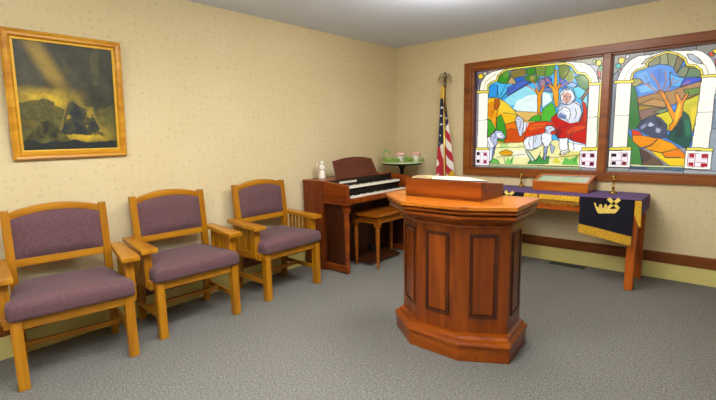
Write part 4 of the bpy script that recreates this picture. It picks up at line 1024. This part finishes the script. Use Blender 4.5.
# ------------------------------------------------------------------ table under the window
TX0, TX1, TY0, TY1, TT = 1.46, 2.83, -.545, -.05, .775
t = thing('wooden_table', ((TX0 + TX1) / 2, (TY0 + TY1) / 2, 0), 'long oak table against the wall under the window', 'table')
MB().box(TX0, TX1, TY0, TY1, TT - .025, TT).build('table_top', M['table_x'], t, bevel=.004)
for x in (TX0 + .01, TX1 - .071):
    for y in (TY0 + .01, TY1 - .085):
        MB().box(x, x + .064, y, y + .07, 0, TT - .025).build('leg', M['table'], t, bevel=.004)
m = MB(); m.box(TX0 + .088, TX1 - .085, TY0 + .025, TY0 + .047, .635, TT - .025); m.build('apron', M['table_x'], t, bevel=.003)
m = MB(); m.box(TX0 + .088, TX1 - .085, TY1 - .047, TY1 - .025, .635, TT - .025); m.build('apron', M['table_x'], t, bevel=.003)
for x in (TX0 + .02, TX1 - .045): MB().box(x, x + .022, TY0 + .085, TY1 - .085, .635, TT - .025).build('apron', M['table'], t, bevel=.003)

# ------------------------------------------------------------------ cloths on the table
def hang(x0, x1, ztop, zb0, zb1, name, mat, parent, wav=.006, y=TY0 - .008, th=.004, n=26):
    rows = 12; F_ = []; m = MB(); V = []
    for j in range(rows + 1):
        for i in range(n + 1):
            k = i / n; zb = zb0 + (zb1 - zb0) * k; s = j / rows; z = ztop + (zb - ztop) * s
            yy = y - .004 * s - wav * s * (1 + math.sin(k * 9 + 1)) * .5
            V.append((x0 + (x1 - x0) * k, yy, z))
    N = len(V); V2 = [(a, b - th, c) for a, b, c in V]
    q = lambda i, j: j * (n + 1) + i
    for j in range(rows):
        for i in range(n):
            F_.append((q(i, j), q(i + 1, j), q(i + 1, j + 1), q(i, j + 1))); F_.append((N + q(i, j), N + q(i, j + 1), N + q(i + 1, j + 1), N + q(i + 1, j)))
    for i in range(n): F_.append((q(i, 0), N + q(i, 0), N + q(i + 1, 0), q(i + 1, 0))); F_.append((q(i, rows), q(i + 1, rows), N + q(i + 1, rows), N + q(i, rows)))
    for j in range(rows): F_.append((q(0, j), q(0, j + 1), N + q(0, j + 1), N + q(0, j))); F_.append((q(n, j), N + q(n, j), N + q(n, j + 1), q(n, j + 1)))
    m.add(V + V2, F_, False)
    return m.build(name, mat, parent)
def emblem(x, z, s, parent, y):
    # small embroidered boat with a tilted cross for a mast
    def poly(pts, a=0):
        m.prism_y([(x + s * px, z + s * pz) for px, pz in pts], y - .003, y + .001)
    m = MB()
    poly([(-.105, .045), (-.093, .050), (-.082, .02), (-.075, .008), (.06, .0), (.115, .012), (.108, -.012), (.085, -.04), (-.06, -.055), (-.078, -.03)])
    for bx_ in (-.045, .0):
        poly([(bx_ - .012, .0), (bx_ - .014, .025), (bx_ - .007, .04), (bx_ + .006, .04), (bx_ + .014, .024), (bx_ + .012, 0)])
    for a in (.80, .80 + PI / 2):
        c, d = math.cos(a), math.sin(a); L_ = .068; h = .012; ox, oz = .068, .055
        poly([(ox + c * u - d * v, oz + d * u + c * v) for u, v in ((-L_, -h), (L_, -h * 1.5), (L_, h * 1.5), (-L_, h))])
    return m.build('emblem', M['goldthread'], parent)
def runner(x0, x1, name, label, zb=(.515, .475), fz=.072):
    t = thing(name, ((x0 + x1) / 2, (TY0 + TY1) / 2, TT), label, 'cloth', 'dark purple cloths hanging over the table')
    MB().box(x0, x1, TY0 - .012, TY1 - .005, TT, TT + .006).build('top_cloth', M['purple'], t, bevel=.002)
    fd = hang(x0 + .004, x1 - .004, TT + .004, zb[0], zb[1], 'front_drop', M['navy'], t)
    hang(x0, x1, zb[0] + .012, zb[0] - fz, zb[1] - fz, 'fringe', M['goldcloth'], fd, .010, TY0 - .020)
    return t, fd
# the fringe of each cloth follows the sloping lower hem
def hem_fringe(x0, x1, za, zb_, fz, parent, y0):
    m = MB(); n = 60
    for i in range(n):
        k = i / n; xa = x0 + (x1 - x0) * k; xb = x0 + (x1 - x0) * (k + .85 / n); zt = za + (zb_ - za) * k
        yy = y0 - .006 * (1 + math.sin(k * 9 + 1)) * .5
        m.loft([[(xa, yy - .006, zt + .008), (xb, yy - .006, zt + .008), (xb, yy, zt + .008), (xa, yy, zt + .008)], [(xa, yy - .010, zt - fz + .004 * math.sin(i * 2.3)), (xb, yy - .010, zt - fz + .004 * math.sin(i * 2.3)), (xb, yy - .002, zt - fz), (xa, yy - .002, zt - fz)]])
    return m.build('fringe', M['goldcloth'], parent)
def cloth(x0, x1, label):
    t = thing('altar_cloth', ((x0 + x1) / 2, (TY0 + TY1) / 2, TT), label, 'cloth', 'dark purple cloths hanging over the table')
    MB().box(x0, x1, TY0 - .012, TY1 - .005, TT, TT + .006).build('top_cloth', M['purple'], t, bevel=.002)
    fd = hang(x0 + .004, x1 - .004, TT + .004, .53, .465, 'front_drop', M['navy'], t)
    hem_fringe(x0 + .004, x1 - .004, .53, .465, .07, fd, TY0 - .012)
    emblem((x0 + x1) / 2 + .0, .692, .86, fd, TY0 - .0185)
    return t
cloth(1.50, 1.895, 'left purple-navy velvet altar cloth, mostly hidden behind the pulpit')
tc = cloth(2.385, 2.80, 'right purple-navy velvet altar cloth with gold boat emblem and gold fringe')
# end drop of the right cloth over the table end, with a gold fringed edge
MB().box(2.80, 2.846, TY0 - .004, TY1 - .03, TT, TT + .006).build('top_cloth', M['purple'], tc, bevel=.002)
m = MB(); m.prism_x([(TY0 - .004, TT + .004), (TY1 - .03, TT + .004), (TY1 - .06, .66), (TY0 + .12, .64), (TY0 + .02, .70)], 2.840, 2.846); m.build('end_drop', M['purple'], tc)
m = MB(); m.loft([[(2.805, TY0 - .02, TT), (2.848, TY0 - .02, TT), (2.848, TY0 - .006, TT), (2.805, TY0 - .006, TT)], [(2.803, TY0 - .022, .66), (2.852, TY0 - .022, .66), (2.852, TY0 - .004, .66), (2.803, TY0 - .004, .66)], [(2.842, TY0 - .02, .56), (2.856, TY0 - .02, .56), (2.856, TY0 - .006, .56), (2.842, TY0 - .006, .56)]]); m.build('fringe', M['goldcloth'], tc)
c = thing('gold_runner', (2.14, (TY0 + TY1) / 2, TT), 'middle gold valance with fringe across the table front, below the display case', 'cloth')
MB().box(1.897, 2.383, TY0 - .012, TY1 - .005, TT, TT + .006).build('top_cloth', M['purple'], c, bevel=.002)
for a, b in ((1.900, 2.022), (2.040, 2.382)):
    v = hang(a, b, TT + .002, .735, .731, 'valance', M['goldcloth'], c, .012, TY0 - .006, .006)
    m = MB(); n = int((b - a) / .016)
    for i in range(n):
        x = a + (i + .5) * (b - a) / n; zl = .690 + .010 * math.sin(i * 1.7)
        m.lathe([(.0035, .738), (.003, .72), (.0045, zl + .008), (.003, zl)], x, TY0 - .016, 6)
    m.build('fringe', M['goldcloth'], v)

# ------------------------------------------------------------------ display case on the table
def build_case():
    zt = TT + .0065
    x0, x1, y0, y1, zf, zb = 1.895, 2.395, -.335, -.075, .872, .925
    t = thing('display_case', ((x0 + x1) / 2, (y0 + y1) / 2, zt), 'oak display case with a sloping glass lid on the table', 'display case')
    m = MB(); m.prism_x([(y0, zt), (y1, zt), (y1, zb - .012), (y0, zf - .012)], x0, x0 + .016); m.prism_x([(y0, zt), (y1, zt), (y1, zb - .012), (y0, zf - .012)], x1 - .016, x1)
    m.box(x0 + .016, x1 - .016, y0, y0 + .016, zt, zf - .012); m.box(x0 + .016, x1 - .016, y1 - .016, y1, zt, zb - .014); m.box(x0 + .016, x1 - .016, y0 + .016, y1 - .016, zt, zt + .01)
    m.build('box', M['case'], t, bevel=.003)
    sl = (zb - zf) / (y1 - y0); Zt = lambda y: zf + (y - y0) * sl
    m = MB()
    def bar(xa, xb, ya, yb): m.loft([[(xa, ya, Zt(ya) - .012), (xb, ya, Zt(ya) - .012), (xb, yb, Zt(yb) - .012), (xa, yb, Zt(yb) - .012)], [(xa, ya, Zt(ya)), (xb, ya, Zt(ya)), (xb, yb, Zt(yb)), (xa, yb, Zt(yb))]])
    bar(x0 - .006, x1 + .006, y0 - .006, y0 + .022); bar(x0 - .006, x1 + .006, y1 - .022, y1 + .006); bar(x0 - .006, x0 + .022, y0 + .022, y1 - .022); bar(x1 - .022, x1 + .006, y0 + .022, y1 - .022)
    lid = m.build('lid_frame', M['case'], t, bevel=.003)
    m = MB(); xa, xb, ya, yb = x0 + .02, x1 - .02, y0 + .02, y1 - .02
    m.loft([[(xa, ya, Zt(ya) - .008), (xb, ya, Zt(ya) - .008), (xb, yb, Zt(yb) - .008), (xa, yb, Zt(yb) - .008)], [(xa, ya, Zt(ya) - .004), (xb, ya, Zt(ya) - .004), (xb, yb, Zt(yb) - .004), (xa, yb, Zt(yb) - .004)]])
    m.build('glass', M['clear'], lid)
    # the pale green sheet just below the glass
    m = MB(); z0 = -.014
    m.loft([[(x0 + .018, y0 + .018, Zt(y0 + .018) - .022), (x1 - .018, y0 + .018, Zt(y0 + .018) - .022), (x1 - .018, y1 - .018, Zt(y1 - .018) - .022), (x0 + .018, y1 - .018, Zt(y1 - .018) - .022)], [(x0 + .018, y0 + .018, Zt(y0 + .018) - .018), (x1 - .018, y0 + .018, Zt(y0 + .018) - .018), (x1 - .018, y1 - .018, Zt(y1 - .018) - .018), (x0 + .018, y1 - .018, Zt(y1 - .018) - .018)]])
    m.build('pale_sheet', M['celadon'], t)
build_case()

# ------------------------------------------------------------------ brass candlesticks
def candlestick(x, y, h, label):
    z = TT + .0065; k = h / .13
    t = thing('candlestick', (x, y, z), label, 'candlestick', 'brass candlesticks on the table')
    m = MB(); m.lathe([(.036, z), (.038, z + .004), (.030, z + .012), (.012, z + .02), (.009, z + .03 * k)], x, y, 20); m.build('base', M['brass'], t)
    m = MB(); m.lathe([(.009, z + .03 * k), (.013, z + .045 * k), (.008, z + .055 * k), (.008, z + .09 * k), (.012, z + .10 * k), (.008, z + .105 * k)], x, y, 14); m.build('stem', M['brass'], t)
    m = MB(); m.lathe([(.010, z + .105 * k), (.024, z + .112 * k), (.026, z + .116 * k), (.014, z + .118 * k), (.014, z + h), (.009, z + h), (.009, z + .12 * k)], x, y, 16); m.build('candle_cup', M['brass'], t)
candlestick(1.705, -.12, .14, 'left short brass candlestick, beside the display case on the side nearer the flag')
candlestick(2.575, -.2, .17, 'right brass candlestick, on the purple cloth with the boat emblem')

# ------------------------------------------------------------------ light
wd = bpy.data.worlds.new('daylight'); SC.world = wd; wd.use_nodes = True
bg = wd.node_tree.nodes['Background']; bg.inputs[0].default_value = (1, .99, .97, 1); bg.inputs[1].default_value = 1.15
def area(name, loc, size, size_y, power, col, rot=(0, 0, 0)):
    l = bpy.data.lights.new(name, 'AREA'); l.shape = 'RECTANGLE'; l.size = size; l.size_y = size_y; l.energy = power; l.color = col
    o = bpy.data.objects.new(name, l); COL.objects.link(o); o.location = loc; o.rotation_euler = rot
    return o
area('ceiling_lamp', (1.95, -3.6, HC - .02), .6, 1.2, 52, (1, .98, .94))
area('ceiling_lamp', (2.3, -1.9, HC - .02), .6, 1.2, 26, (1, .98, .95))
area('uplight_fill', (2.7, -4.9, 1.95), .6, .6, 148, (.88, .94, 1), (PI, 0, 0))  # unseen upward light, added to brighten the ceiling
def point_fill(name, loc, power, radius, col):
    l = bpy.data.lights.new(name, 'POINT'); l.energy = power; l.shadow_soft_size = radius; l.color = col
    o = bpy.data.objects.new(name, l); COL.objects.link(o); o.location = loc
point_fill('soft_fill', (1.85, -1.8, 2.12), 38, .2, (1, .98, .95))  # unseen fill, added to brighten the back wall and corner
point_fill('soft_fill', (2.4, -5.7, 2.1), 24, .25, (1, .96, .9))  # unseen fill, added behind the camera

# ------------------------------------------------------------------ camera
F_PX = 433.0045; yaw, pit, rol = -.7168, -.1479, -.0213
Fv = Vector((math.sin(yaw) * math.cos(pit), math.cos(yaw) * math.cos(pit), math.sin(pit)))
Rv = Vector((math.cos(yaw), -math.sin(yaw), 0)); Uv = Rv.cross(Fv)
R2 = Rv * math.cos(rol) + Uv * math.sin(rol); U2 = -Rv * math.sin(rol) + Uv * math.cos(rol)
cam = bpy.data.cameras.new('camera'); co = bpy.data.objects.new('camera', cam); COL.objects.link(co)
cam.sensor_fit = 'HORIZONTAL'; cam.sensor_width = 36; cam.lens = 36 * F_PX / 716
co.matrix_world = Matrix(((R2.x, U2.x, -Fv.x, 3.3898), (R2.y, U2.y, -Fv.y, -4.6852), (R2.z, U2.z, -Fv.z, 1.3512), (0, 0, 0, 1)))
SC.camera = co
SC.view_settings.view_transform = 'Standard'; SC.view_settings.look = 'None'; SC.view_settings.exposure = 0
